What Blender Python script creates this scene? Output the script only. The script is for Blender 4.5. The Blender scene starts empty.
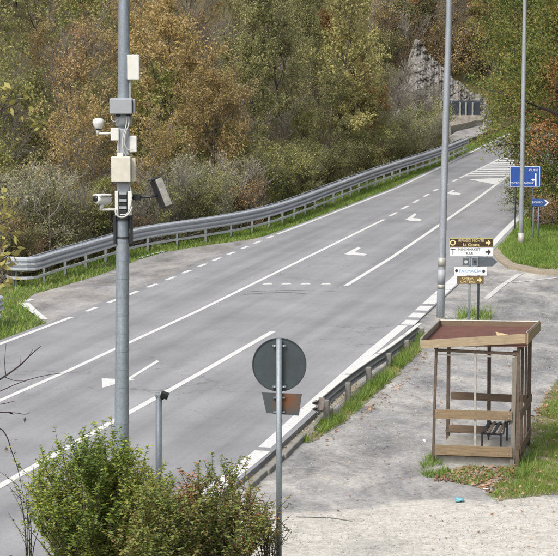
import bpy, bmesh, math, random
import numpy as np
from mathutils import Vector, Matrix

R = math.radians
S = bpy.context.scene
COL = S.collection
random.seed(7)

# ------------------------------------------------------------------ camera
F = 2200.0            # focal length in photograph pixels (558 wide)
HC = 9.8              # camera height over the carriageway
PITCH = math.atan(278.0 / F)
cam = bpy.data.cameras.new('camera')
cam.sensor_fit = 'HORIZONTAL'
cam.sensor_width = 36.0
cam.lens = F / 558.0 * 36.0
cam.clip_start = 0.5
cam.clip_end = 2000
camo = bpy.data.objects.new('camera', cam)
COL.objects.link(camo)
camo.location = (0, 0, HC)
camo.rotation_euler = (math.pi / 2 - PITCH, 0, 0)
S.camera = camo

# ------------------------------------------------------------------ light
SUN_EL, SUN_AZ = R(50), R(-145)     # azimuth from +Y towards +X
w = bpy.data.worlds.new('World')
S.world = w
w.use_nodes = True
nt = w.node_tree
nt.nodes.clear()
sky = nt.nodes.new('ShaderNodeTexSky')
sky.sky_type = 'NISHITA'
sky.sun_disc = False
sky.sun_elevation = SUN_EL
sky.sun_rotation = SUN_AZ
sky.dust_density = 4.0
sky.air_density = 1.0
hs = nt.nodes.new('ShaderNodeHueSaturation')
hs.inputs['Saturation'].default_value = 0.45
bg = nt.nodes.new('ShaderNodeBackground')
bg.inputs['Strength'].default_value = 0.14
wo = nt.nodes.new('ShaderNodeOutputWorld')
nt.links.new(sky.outputs[0], hs.inputs['Color'])
nt.links.new(hs.outputs[0], bg.inputs[0])
nt.links.new(bg.outputs[0], wo.inputs[0])
sun = bpy.data.lights.new('sun', 'SUN')
sun.energy = 1.5
sun.angle = R(14)
sun.color = (1.0, 0.96, 0.9)
suno = bpy.data.objects.new('sun', sun)
COL.objects.link(suno)
sd = Vector((math.sin(SUN_AZ) * math.cos(SUN_EL), math.cos(SUN_AZ) * math.cos(SUN_EL), math.sin(SUN_EL)))
suno.rotation_euler = sd.to_track_quat('Z', 'Y').to_euler()
suno.location = (0, 20, 60)
S.view_settings.view_transform = 'Standard'
S.view_settings.look = 'None'
S.view_settings.gamma = 1.0
S.view_settings.use_curve_mapping = False
S.view_settings.exposure = 0.68
S.cycles.max_bounces = 5
S.cycles.diffuse_bounces = 3
S.cycles.glossy_bounces = 2
S.cycles.transmission_bounces = 3

# ------------------------------------------------------------------ pixels to places
cp, sp = math.cos(PITCH), math.sin(PITCH)
def ray(px, py):
    a, b = (px - 279.0) / F, (278.0 - py) / F
    return Vector((a, cp + b * sp, -sp + b * cp))
def G(px, py, z=0.0):
    d = ray(px, py)
    t = (z - HC) / d.z
    return Vector((d.x * t, d.y * t, z))
def AT(px, py, Y):
    d = ray(px, py)
    t = Y / d.y
    return Vector((d.x * t, Y, HC + d.z * t))
def interp_line(pts):
    p = sorted([(v.y, v.x) for v in pts])
    ys = np.array([a for a, _ in p]); xs = np.array([b for _, b in p])
    def f(y):
        y = np.asarray(y, dtype=float)
        r = np.interp(y, ys, xs)
        s0 = (xs[1] - xs[0]) / (ys[1] - ys[0])
        s1 = (xs[-1] - xs[-2]) / (ys[-1] - ys[-2])
        r = np.where(y < ys[0], xs[0] + (y - ys[0]) * s0, r)
        return np.where(y > ys[-1], xs[-1] + (y - ys[-1]) * s1, r)
    return f
L_PX = [(0, 344), (72, 317), (173, 277.5), (280, 233), (300, 226), (397, 188), (442, 166.5), (480, 148), (500, 138), (522, 129)]
R_PX = [(150, 541), (245, 465), (318, 400), (372, 352), (401, 328), (431, 301.5), (453, 281.5), (493, 244), (512, 224), (532, 206), (547, 193)]
XL = interp_line([G(*p) for p in L_PX])
XR = interp_line([G(*p) for p in R_PX])
RAIL_PX = [(38, 255.8), (48, 252.6), (60, 249), (110, 235), (140, 226.5), (205, 217.5), (240, 212), (270, 205.5), (300, 196), (320, 188.5), (381, 166), (442, 147.5), (468, 137)]
RAIL_TOP = 1.02
RAILP = [G(a, b, RAIL_TOP) for a, b in RAIL_PX]
XG = interp_line(RAILP)
AZ = -0.12            # level of the lay-by apron round the shelter

# ------------------------------------------------------------------ materials
def new_mat(name):
    m = bpy.data.materials.new(name)
    m.use_nodes = True
    n = m.node_tree
    n.nodes.clear()
    out = n.nodes.new('ShaderNodeOutputMaterial')
    b = n.nodes.new('ShaderNodeBsdfPrincipled')
    n.links.new(b.outputs[0], out.inputs[0])
    return m, n, b, out
def ramp(n, cols):
    r = n.nodes.new('ShaderNodeValToRGB')
    e = r.color_ramp.elements
    while len(e) > 1: e.remove(e[0])
    e[0].position = cols[0][0]; e[0].color = (*cols[0][1], 1)
    for p, c in cols[1:]:
        q = e.new(p); q.color = (*c, 1)
    return r
def noise(n, scale, detail=4, rough=0.55, coord='Object', dist=0.0, stretch=None):
    tc = n.nodes.new('ShaderNodeTexCoord')
    t = n.nodes.new('ShaderNodeTexNoise')
    t.inputs['Scale'].default_value = scale
    t.inputs['Detail'].default_value = detail
    t.inputs['Roughness'].default_value = rough
    t.inputs['Distortion'].default_value = dist
    if stretch:
        mp = n.nodes.new('ShaderNodeMapping')
        mp.inputs['Scale'].default_value = stretch[:3]
        if len(stretch) > 3:
            mp.vector_type = 'TEXTURE'; mp.inputs['Rotation'].default_value = (0, 0, stretch[3]); mp.inputs['Scale'].default_value = [1.0 / q for q in stretch[:3]]
        n.links.new(tc.outputs[coord], mp.inputs[0]); n.links.new(mp.outputs[0], t.inputs[0])
    else:
        n.links.new(tc.outputs[coord], t.inputs[0])
    return t
def mixc(n, fac, a, b, mode='MIX'):
    m = n.nodes.new('ShaderNodeMix')
    m.data_type = 'RGBA'; m.blend_type = mode
    for sock, v in ((m.inputs['Factor'], fac), (m.inputs['A'], a), (m.inputs['B'], b)):
        pass
    def put(idx, v):
        if isinstance(v, (int, float)): m.inputs[idx].default_value = v
        elif isinstance(v, tuple): m.inputs[idx].default_value = (*v, 1)
        else: n.links.new(v, m.inputs[idx])
    put(0, fac); put(6, a); put(7, b)
    return m.outputs[2]
def bump(n, b, src, strength, dist=0.02):
    bp = n.nodes.new('ShaderNodeBump')
    bp.inputs['Strength'].default_value = strength
    bp.inputs['Distance'].default_value = dist
    n.links.new(src, bp.inputs['Height']); n.links.new(bp.outputs[0], b.inputs['Normal'])

def simple(name, c, rough=0.6, metal=0.0, var=0.12, scale=6.0, dirt=None, dirt_amt=0.4):
    m, n, b, _ = new_mat(name)
    t = noise(n, scale, 5, 0.6)
    r = ramp(n, [(0.3, tuple(x * (1 - var) for x in c)), (0.7, tuple(min(1, x * (1 + var)) for x in c))])
    n.links.new(t.outputs[0], r.inputs[0])
    o = r.outputs[0]
    if dirt:
        t2 = noise(n, scale * 0.45, 6, 0.7)
        r2 = ramp(n, [(0.5, (0, 0, 0)), (0.72, (dirt_amt,) * 3)])
        n.links.new(t2.outputs[0], r2.inputs[0])
        o = mixc(n, r2.outputs[0], o, dirt)
    n.links.new(o, b.inputs['Base Color'])
    b.inputs['Roughness'].default_value = rough
    b.inputs['Metallic'].default_value = metal
    return m

def leaf_mat(name, cols, trans=0.38, obj_var=0.4, gain=2.05):
    cols = [tuple(min(0.7, x * gain) for x in c) for c in cols]
    m, n, b, out = new_mat(name)
    g = n.nodes.new('ShaderNodeNewGeometry')
    tc = noise(n, 0.55, 2, 0.5)
    mth = n.nodes.new('ShaderNodeMath'); mth.operation = 'MULTIPLY_ADD'
    n.links.new(tc.outputs[0], mth.inputs[0]); mth.inputs[1].default_value = 1.3; mth.inputs[2].default_value = -0.4
    ad = n.nodes.new('ShaderNodeMath'); ad.operation = 'MULTIPLY_ADD'
    n.links.new(g.outputs['Random Per Island'], ad.inputs[0]); ad.inputs[1].default_value = 0.6
    n.links.new(mth.outputs[0], ad.inputs[2])
    r = ramp(n, [(i / max(1, len(cols) - 1), c) for i, c in enumerate(cols)])
    n.links.new(ad.outputs[0], r.inputs[0])
    oi = n.nodes.new('ShaderNodeObjectInfo')
    hv = n.nodes.new('ShaderNodeHueSaturation')
    v = n.nodes.new('ShaderNodeMath'); v.operation = 'MULTIPLY_ADD'
    n.links.new(oi.outputs['Random'], v.inputs[0]); v.inputs[1].default_value = obj_var; v.inputs[2].default_value = 1.0 - obj_var / 2
    n.links.new(v.outputs[0], hv.inputs['Value'])
    n.links.new(r.outputs[0], hv.inputs['Color'])
    n.links.new(hv.outputs[0], b.inputs['Base Color'])
    b.inputs['Roughness'].default_value = 0.6
    b.inputs['Specular IOR Level'].default_value = 0.25
    tr = n.nodes.new('ShaderNodeBsdfTranslucent')
    n.links.new(hv.outputs[0], tr.inputs[0])
    mx = n.nodes.new('ShaderNodeMixShader'); mx.inputs[0].default_value = trans
    n.links.new(b.outputs[0], mx.inputs[1]); n.links.new(tr.outputs[0], mx.inputs[2])
    n.links.new(mx.outputs[0], out.inputs[0])
    return m

def asphalt(name, c, sandy=None, streak=True, crack=True, sand_amt=0.5, pale=None):
    m, n, b, _ = new_mat(name)
    t = noise(n, 0.35, 6, 0.6)
    r = ramp(n, [(0.3, tuple(x * 0.84 for x in c)), (0.7, tuple(x * 1.12 for x in c))])
    n.links.new(t.outputs[0], r.inputs[0])
    o = r.outputs[0]
    if streak:   # tyre-polished bands along the carriageway
        t2 = noise(n, 1.0, 4, 0.55, stretch=(1.3, 0.03, 1, -R(14)))
        r2 = ramp(n, [(0.33, (0.8,) * 3), (0.5, (1.0,) * 3), (0.66, (1.16,) * 3)])
        n.links.new(t2.outputs[0], r2.inputs[0])
        o = mixc(n, 0.8, o, r2.outputs[0], 'MULTIPLY')
    if sandy:
        t3 = noise(n, 0.5, 8, 0.72, dist=0.6, stretch=(1, 0.45, 1, 0.3))
        r3 = ramp(n, [(0.42, (0, 0, 0)), (0.66, (sand_amt,) * 3)])
        n.links.new(t3.outputs[0], r3.inputs[0])
        o = mixc(n, r3.outputs[0], o, sandy)
        t5 = noise(n, 1.3, 9, 0.75, dist=0.4, stretch=(0.6, 0.35, 1, -0.2))
        r5 = ramp(n, [(0.36, (0.42,) * 3), (0.5, (0.92,) * 3), (0.62, (1.25,) * 3)])
        n.links.new(t5.outputs[0], r5.inputs[0])
        o = mixc(n, 0.75, o, r5.outputs[0], 'MULTIPLY')
    if pale:     # old concrete surfacing takes over towards the foreground
        tcp = n.nodes.new('ShaderNodeTexCoord'); sx = n.nodes.new('ShaderNodeSeparateXYZ'); n.links.new(tcp.outputs['Object'], sx.inputs[0])
        m1 = n.nodes.new('ShaderNodeMath'); m1.operation = 'MULTIPLY_ADD'; n.links.new(sx.outputs['X'], m1.inputs[0]); m1.inputs[1].default_value = -0.22; n.links.new(sx.outputs['Y'], m1.inputs[2])
        np_ = noise(n, 0.8, 10, 0.78, stretch=(0.7, 1, 1))
        m2 = n.nodes.new('ShaderNodeMath'); m2.operation = 'MULTIPLY_ADD'; n.links.new(np_.outputs[0], m2.inputs[0]); m2.inputs[1].default_value = 4.2; n.links.new(m1.outputs[0], m2.inputs[2])
        mr = n.nodes.new('ShaderNodeMapRange'); n.links.new(m2.outputs[0], mr.inputs[0]); mr.inputs[1].default_value = 44.6; mr.inputs[2].default_value = 43.9
        npz = noise(n, 3.0, 9, 0.75); rpz = ramp(n, [(0.3, tuple(x * 0.72 for x in pale)), (0.55, pale), (0.75, tuple(x * 1.12 for x in pale))]); n.links.new(npz.outputs[0], rpz.inputs[0])
        o = mixc(n, mr.outputs[0], o, rpz.outputs[0])
    t4 = noise(n, 55, 3, 0.7)
    r4 = ramp(n, [(0.3, (0.72,) * 3), (0.7, (1.25,) * 3)])
    n.links.new(t4.outputs[0], r4.inputs[0])
    o = mixc(n, 0.8, o, r4.outputs[0], 'MULTIPLY')
    t7 = noise(n, 9, 8, 0.8); r7 = ramp(n, [(0.32, (0.66 if sandy else 0.86,) * 3), (0.52, (1.0,) * 3), (0.7, (1.3 if sandy else 1.1,) * 3)])
    n.links.new(t7.outputs[0], r7.inputs[0]); o = mixc(n, 0.9, o, r7.outputs[0], 'MULTIPLY')
    if crack:
        vt = n.nodes.new('ShaderNodeTexVoronoi'); vt.feature = 'DISTANCE_TO_EDGE'
        vt.inputs['Scale'].default_value = 0.28
        tc = n.nodes.new('ShaderNodeTexCoord')
        nz = noise(n, 0.9, 5, 0.6)
        vm = n.nodes.new('ShaderNodeVectorMath'); vm.operation = 'MULTIPLY_ADD'
        n.links.new(nz.outputs['Color'], vm.inputs[0]); vm.inputs[1].default_value = (2.5, 2.5, 0)
        n.links.new(tc.outputs['Object'], vm.inputs[2])
        n.links.new(vm.outputs[0], vt.inputs['Vector'])
        rc = ramp(n, [(0.0, (0.62,) * 3), (0.005, (0.85,) * 3), (0.012, (1,) * 3)])
        n.links.new(vt.outputs['Distance'], rc.inputs[0])
        t6 = noise(n, 0.12, 2, 0.5)
        r6 = ramp(n, [(0.5, (0, 0, 0)), (0.6, (1, 1, 1))])
        n.links.new(t6.outputs[0], r6.inputs[0])
        o = mixc(n, r6.outputs[0], o, mixc(n, 1.0, o, rc.outputs[0], 'MULTIPLY'))
    n.links.new(o, b.inputs['Base Color'])
    b.inputs['Roughness'].default_value = 0.88
    b.inputs['Specular IOR Level'].default_value = 0.3
    bump(n, b, t4.outputs[0], 0.25, 0.01)
    return m

def ground_mat(name, cols, scale=1.2):
    m, n, b, _ = new_mat(name)
    t = noise(n, scale, 9, 0.7)
    r = ramp(n, cols)
    n.links.new(t.outputs[0], r.inputs[0])
    t2 = noise(n, 28, 4, 0.7)
    r2 = ramp(n, [(0.3, (0.55,) * 3), (0.7, (1.35,) * 3)])
    n.links.new(t2.outputs[0], r2.inputs[0])
    o = mixc(n, 0.9, r.outputs[0], r2.outputs[0], 'MULTIPLY')
    n.links.new(o, b.inputs['Base Color'])
    b.inputs['Roughness'].default_value = 0.95
    b.inputs['Specular IOR Level'].default_value = 0.15
    bump(n, b, t2.outputs[0], 0.6, 0.05)
    return m

def paint_mat(name, c, wear=0.5, under=(0.2, 0.2, 0.21)):
    m, n, b, _ = new_mat(name)
    t = noise(n, 11, 9, 0.82)
    r = ramp(n, [(wear - 0.22, under), (wear - 0.04, tuple(0.8 * x for x in c)), (wear + 0.1, c)])
    n.links.new(t.outputs[0], r.inputs[0])
    n.links.new(r.outputs[0], b.inputs['Base Color'])
    b.inputs['Roughness'].default_value = 0.7
    return m

def bark_mat(name, c):
    m, n, b, _ = new_mat(name)
    t = noise(n, 9, 6, 0.7, stretch=(1, 1, 0.25))
    r = ramp(n, [(0.3, tuple(x * 0.55 for x in c)), (0.7, tuple(x * 1.3 for x in c))])
    n.links.new(t.outputs[0], r.inputs[0])
    n.links.new(r.outputs[0], b.inputs['Base Color'])
    b.inputs['Roughness'].default_value = 0.95
    bump(n, b, t.outputs[0], 0.5, 0.02)
    return m

def galv_mat(name, c, rough=0.45, metal=0.75, stain=(0.2, 0.14, 0.1), amt=0.35):
    m, n, b, _ = new_mat(name)
    t = noise(n, 14, 5, 0.65)
    r = ramp(n, [(0.3, tuple(x * 0.82 for x in c)), (0.7, tuple(min(1, x * 1.12) for x in c))])
    n.links.new(t.outputs[0], r.inputs[0])
    t2 = noise(n, 2.2, 7, 0.7, stretch=(1, 1, 0.3))
    r2 = ramp(n, [(0.55, (0, 0, 0)), (0.75, (amt,) * 3)])
    n.links.new(t2.outputs[0], r2.inputs[0])
    n.links.new(mixc(n, r2.outputs[0], r.outputs[0], stain), b.inputs['Base Color'])
    b.inputs['Metallic'].default_value = metal
    b.inputs['Roughness'].default_value = rough
    return m

def pole_mat(name, c):
    m, n, b, _ = new_mat(name)
    t = noise(n, 22, 4, 0.6)
    r = ramp(n, [(0.3, tuple(x * 0.85 for x in c)), (0.7, tuple(x * 1.12 for x in c))])
    n.links.new(t.outputs[0], r.inputs[0])
    t2 = noise(n, 3, 6, 0.7, stretch=(3, 3, 0.25))
    r2 = ramp(n, [(0.35, (0.78,) * 3), (0.65, (1.1,) * 3)])
    n.links.new(t2.outputs[0], r2.inputs[0])
    n.links.new(mixc(n, 0.9, r.outputs[0], r2.outputs[0], 'MULTIPLY'), b.inputs['Base Color'])
    b.inputs['Metallic'].default_value = 0.35
    b.inputs['Roughness'].default_value = 0.5
    return m

def wood_mat(name, c, dark=(0.1, 0.075, 0.05), amt=0.5, axis=(0.6, 9, 9)):
    m, n, b, _ = new_mat(name)
    t = noise(n, 5, 6, 0.65, stretch=axis)
    r = ramp(n, [(0.3, tuple(x * 0.7 for x in c)), (0.7, tuple(x * 1.18 for x in c))])
    n.links.new(t.outputs[0], r.inputs[0])
    t2 = noise(n, 3.5, 7, 0.75)
    r2 = ramp(n, [(0.5, (0, 0, 0)), (0.75, (amt,) * 3)])
    n.links.new(t2.outputs[0], r2.inputs[0])
    n.links.new(mixc(n, r2.outputs[0], r.outputs[0], dark), b.inputs['Base Color'])
    b.inputs['Roughness'].default_value = 0.85
    bump(n, b, t.outputs[0], 0.3, 0.01)
    return m

M = {}
M['road'] = asphalt('road_asphalt', (0.25, 0.252, 0.26))
M['layby'] = asphalt('layby_asphalt', (0.275, 0.27, 0.265), sandy=(0.34, 0.31, 0.27), crack=True, sand_amt=0.75)
M['apron'] = asphalt('apron_asphalt', (0.25, 0.247, 0.245), sandy=(0.46, 0.44, 0.40), streak=False, sand_amt=0.85, pale=(0.53, 0.505, 0.45))
M['concrete'] = asphalt('pale_concrete', (0.46, 0.45, 0.42), sandy=(0.52, 0.48, 0.41), streak=False, crack=False, sand_amt=0.6)
M['slab'] = simple('slab_concrete', (0.30, 0.285, 0.25), 0.9, 0, 0.2, 8, dirt=(0.16, 0.15, 0.11))
M['joint'] = simple('joint_tar', (0.26, 0.25, 0.235), 0.9)
M['tar'] = simple('tar_strip', (0.125, 0.125, 0.13), 0.8, 0, 0.25, 5)
M['ground'] = ground_mat('woodland_soil', [(0.3, (0.05, 0.045, 0.022)), (0.5, (0.10, 0.085, 0.04)), (0.7, (0.15, 0.115, 0.06))])
M['verge'] = ground_mat('verge_soil', [(0.3, (0.07, 0.095, 0.03)), (0.5, (0.12, 0.14, 0.05)), (0.7, (0.26, 0.22, 0.14))], 2.2)
M['bank'] = ground_mat('bank_soil', [(0.3, (0.15, 0.145, 0.075)), (0.5, (0.23, 0.21, 0.13)), (0.7, (0.36, 0.33, 0.26))], 2.4)
M['sand'] = ground_mat('sandy_edge', [(0.3, (0.26, 0.22, 0.16)), (0.6, (0.38, 0.33, 0.25)), (0.8, (0.3, 0.29, 0.2))], 2.5)
M['paint'] = paint_mat('road_paint', (0.68, 0.68, 0.66), 0.5)
M['paint_old'] = paint_mat('worn_road_paint', (0.62, 0.61, 0.58), 0.52, (0.25, 0.24, 0.235))
M['galv'] = galv_mat('galvanised_steel', (0.66, 0.69, 0.74), 0.42, 0.6, amt=0.25)
M['galv_dull'] = galv_mat('dull_galvanised_steel', (0.36, 0.38, 0.40), 0.6, 0.6)
M['rail_back'] = galv_mat('weathered_rail_steel', (0.42, 0.42, 0.42), 0.6, 0.5, (0.16, 0.10, 0.06), 0.7)
M['pole'] = pole_mat('pole_grey_zinc', (0.29, 0.335, 0.375))
M['pole2'] = pole_mat('lamp_pole_zinc', (0.36, 0.39, 0.42))
M['post'] = pole_mat('sign_post_zinc', (0.25, 0.285, 0.31))
M['conc_post'] = simple('old_concrete_post', (0.22, 0.21, 0.19), 0.95, 0, 0.25, 9, dirt=(0.12, 0.105, 0.09), dirt_amt=0.6)
M['rust_end'] = simple('rusty_terminal', (0.26, 0.215, 0.19), 0.9, 0, 0.35, 9, dirt=(0.36, 0.32, 0.3), dirt_amt=0.7)
M['white_plastic'] = simple('white_plastic', (0.66, 0.66, 0.62), 0.45, 0, 0.05, 8, dirt=(0.45, 0.43, 0.37), dirt_amt=0.3)
M['beige_box'] = simple('beige_cabinet', (0.60, 0.58, 0.49), 0.5, 0, 0.06, 8, dirt=(0.4, 0.37, 0.29), dirt_amt=0.3)
M['grey_box'] = simple('grey_cabinet', (0.32, 0.34, 0.36), 0.5, 0, 0.08, 8)
M['black'] = simple('black_plastic', (0.022, 0.022, 0.024), 0.5, 0, 0.2, 8)
M['dark_glass'] = simple('dark_lens', (0.02, 0.022, 0.025), 0.15)
M['cable'] = simple('pale_cable', (0.48, 0.48, 0.46), 0.6)
M['sign_back'] = simple('sign_back_grey', (0.062, 0.078, 0.086), 0.55, 0.2, 0.15, 5, dirt=(0.045, 0.05, 0.05), dirt_amt=0.5)
M['sign_rim'] = simple('sign_rim_grey', (0.05, 0.06, 0.066), 0.5, 0.3)
M['shelter_metal'] = simple('brown_steel', (0.12, 0.09, 0.066), 0.7, 0.3, 0.3, 12, dirt=(0.16, 0.09, 0.05), dirt_amt=0.6)
M['alu'] = simple('pale_aluminium', (0.42, 0.41, 0.37), 0.6, 0.4, 0.2, 12, dirt=(0.2, 0.17, 0.12), dirt_amt=0.6)
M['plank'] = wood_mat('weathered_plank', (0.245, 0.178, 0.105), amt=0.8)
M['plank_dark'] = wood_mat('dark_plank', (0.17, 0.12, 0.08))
M['post_wood'] = wood_mat('grey_wood_post', (0.20, 0.18, 0.15), axis=(9, 9, 0.6))
M['fascia'] = wood_mat('pale_fascia_board', (0.35, 0.275, 0.175), (0.19, 0.145, 0.095), 0.75)
M['fascia_break'] = wood_mat('raw_broken_wood', (0.62, 0.47, 0.29), (0.4, 0.28, 0.16), 0.3)
M['rim'] = simple('pale_rim_metal', (0.36, 0.335, 0.29), 0.5, 0.3, 0.15, 10, dirt=(0.2, 0.15, 0.1), dirt_amt=0.5)
M['roof_red'] = simple('oxide_red_roof', (0.12, 0.05, 0.036), 0.85, 0, 0.2, 4, dirt=(0.10, 0.05, 0.04), dirt_amt=0.6)
M['brown_sign'] = simple('brown_sign_face', (0.05, 0.028, 0.014), 0.5, 0, 0.08, 8)
M['brown_sign2'] = simple('old_brown_sign_face', (0.135, 0.09, 0.035), 0.6, 0, 0.2, 8)
M['white_sign'] = simple('white_sign_face', (0.74, 0.76, 0.77), 0.45, 0, 0.04, 8)
M['grey_sign'] = simple('dark_grey_sign', (0.085, 0.1, 0.11), 0.5, 0, 0.15, 8)
M['blue_sign'] = simple('blue_sign_face', (0.022, 0.075, 0.30), 0.45, 0, 0.08, 5)
M['blue_old'] = simple('dull_blue_sign_face', (0.04, 0.09, 0.3), 0.5, 0, 0.12, 5)
M['yellow_print'] = simple('cream_print', (0.72, 0.60, 0.30), 0.5)
M['white_print'] = simple('white_print', (0.8, 0.8, 0.8), 0.5)
M['black_print'] = simple('black_print', (0.03, 0.03, 0.03), 0.5)
M['blue_print'] = simple('blue_print', (0.12, 0.28, 0.55), 0.5)
M['rust'] = simple('rust_stain', (0.19, 0.085, 0.04), 0.9, 0, 0.4, 14)
M['blue_litter'] = simple('turquoise_litter', (0.16, 0.42, 0.50), 0.4, 0, 0.25, 30)
M['paper'] = simple('white_paper', (0.75, 0.74, 0.72), 0.7)
M['rock'] = ground_mat('grey_rock', [(0.32, (0.06, 0.06, 0.035)), (0.42, (0.15, 0.14, 0.12)), (0.52, (0.24, 0.228, 0.21)), (0.68, (0.35, 0.335, 0.315))], 1.5)
M['stone_wall'] = simple('rubble_stone', (0.33, 0.30, 0.26), 0.95, 0, 0.4, 3)
M['far_panel'] = simple('dark_blue_panel', (0.03, 0.04, 0.055), 0.5, 0, 0.2, 3)
M['bark'] = bark_mat('brown_bark', (0.085, 0.068, 0.05))
M['bark_grey'] = bark_mat('grey_bark', (0.16, 0.145, 0.12))
M['bark_dark'] = bark_mat('dark_bark', (0.04, 0.032, 0.028))
M['twig_pale'] = bark_mat('pale_twig', (0.26, 0.235, 0.20))
M['lf_gold'] = leaf_mat('golden_leaves', [(0.10, 0.078, 0.036), (0.17, 0.128, 0.055), (0.23, 0.172, 0.074), (0.25, 0.205, 0.09)])
M['lf_rust'] = leaf_mat('rust_leaves', [(0.085, 0.05, 0.028), (0.15, 0.082, 0.036), (0.21, 0.115, 0.045), (0.22, 0.15, 0.06)])
M['lf_olive'] = leaf_mat('olive_leaves', [(0.055, 0.06, 0.026), (0.095, 0.1, 0.042), (0.135, 0.132, 0.056), (0.19, 0.17, 0.075)])
M['lf_yellow'] = leaf_mat('yellow_olive_leaves', [(0.085, 0.08, 0.035), (0.15, 0.14, 0.055), (0.24, 0.22, 0.085), (0.31, 0.285, 0.13)])
M['lf_lime'] = leaf_mat('yellow_green_leaves', [(0.06, 0.07, 0.028), (0.11, 0.12, 0.04), (0.17, 0.17, 0.058), (0.25, 0.23, 0.09)])
M['lf_brown'] = leaf_mat('brown_leaves', [(0.06, 0.04, 0.022), (0.125, 0.085, 0.042), (0.19, 0.125, 0.06), (0.22, 0.17, 0.08)])
M['lf_grey'] = leaf_mat('grey_green_leaves', [(0.075, 0.08, 0.045), (0.13, 0.135, 0.07), (0.2, 0.2, 0.115), (0.28, 0.26, 0.17)])
M['lf_green'] = leaf_mat('green_leaves', [(0.03, 0.045, 0.012), (0.06, 0.085, 0.02), (0.10, 0.12, 0.03), (0.16, 0.15, 0.035)])
M['lf_oak'] = leaf_mat('oak_leaves', [(0.03, 0.042, 0.014), (0.05, 0.07, 0.02), (0.075, 0.095, 0.026), (0.10, 0.115, 0.03), (0.145, 0.135, 0.036), (0.18, 0.115, 0.036)])
M['lf_bush'] = leaf_mat('bush_leaves', [(0.05, 0.075, 0.018), (0.085, 0.13, 0.028), (0.15, 0.19, 0.04), (0.24, 0.24, 0.055), (0.28, 0.23, 0.06)], 0.42, 0.1, 2.05)
M['lf_bush2'] = leaf_mat('bush_leaves_olive', [(0.045, 0.065, 0.02), (0.08, 0.11, 0.03), (0.125, 0.15, 0.04), (0.17, 0.15, 0.05), (0.2, 0.11, 0.055)], 0.42, 0.1, 2.05)
M['lf_red'] = leaf_mat('red_brown_leaves', [(0.12, 0.04, 0.03), (0.22, 0.09, 0.06), (0.3, 0.15, 0.1)], 0.3, 0.1)
M['lf_lemon'] = leaf_mat('lemon_leaves', [(0.30, 0.29, 0.08), (0.42, 0.38, 0.13), (0.52, 0.47, 0.2)], 0.4, 0.1, 1.0)
M['lf_black'] = leaf_mat('withered_leaves', [(0.02, 0.018, 0.014), (0.05, 0.042, 0.028)], 0.1, 0.1)
M['grass'] = leaf_mat('grass_blades', [(0.06, 0.095, 0.02), (0.095, 0.155, 0.03), (0.14, 0.2, 0.042), (0.2, 0.22, 0.075)], 0.3, 0.1, 1.6)
M['dry_grass'] = leaf_mat('dry_grass_blades', [(0.1, 0.11, 0.03), (0.17, 0.18, 0.05), (0.28, 0.24, 0.11)], 0.3, 0.1, 1.6)
M['litter'] = leaf_mat('fallen_leaves', [(0.11, 0.055, 0.035), (0.25, 0.13, 0.075), (0.40, 0.25, 0.14), (0.55, 0.43, 0.3)], 0.1, 0.1, 1.0)

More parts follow.
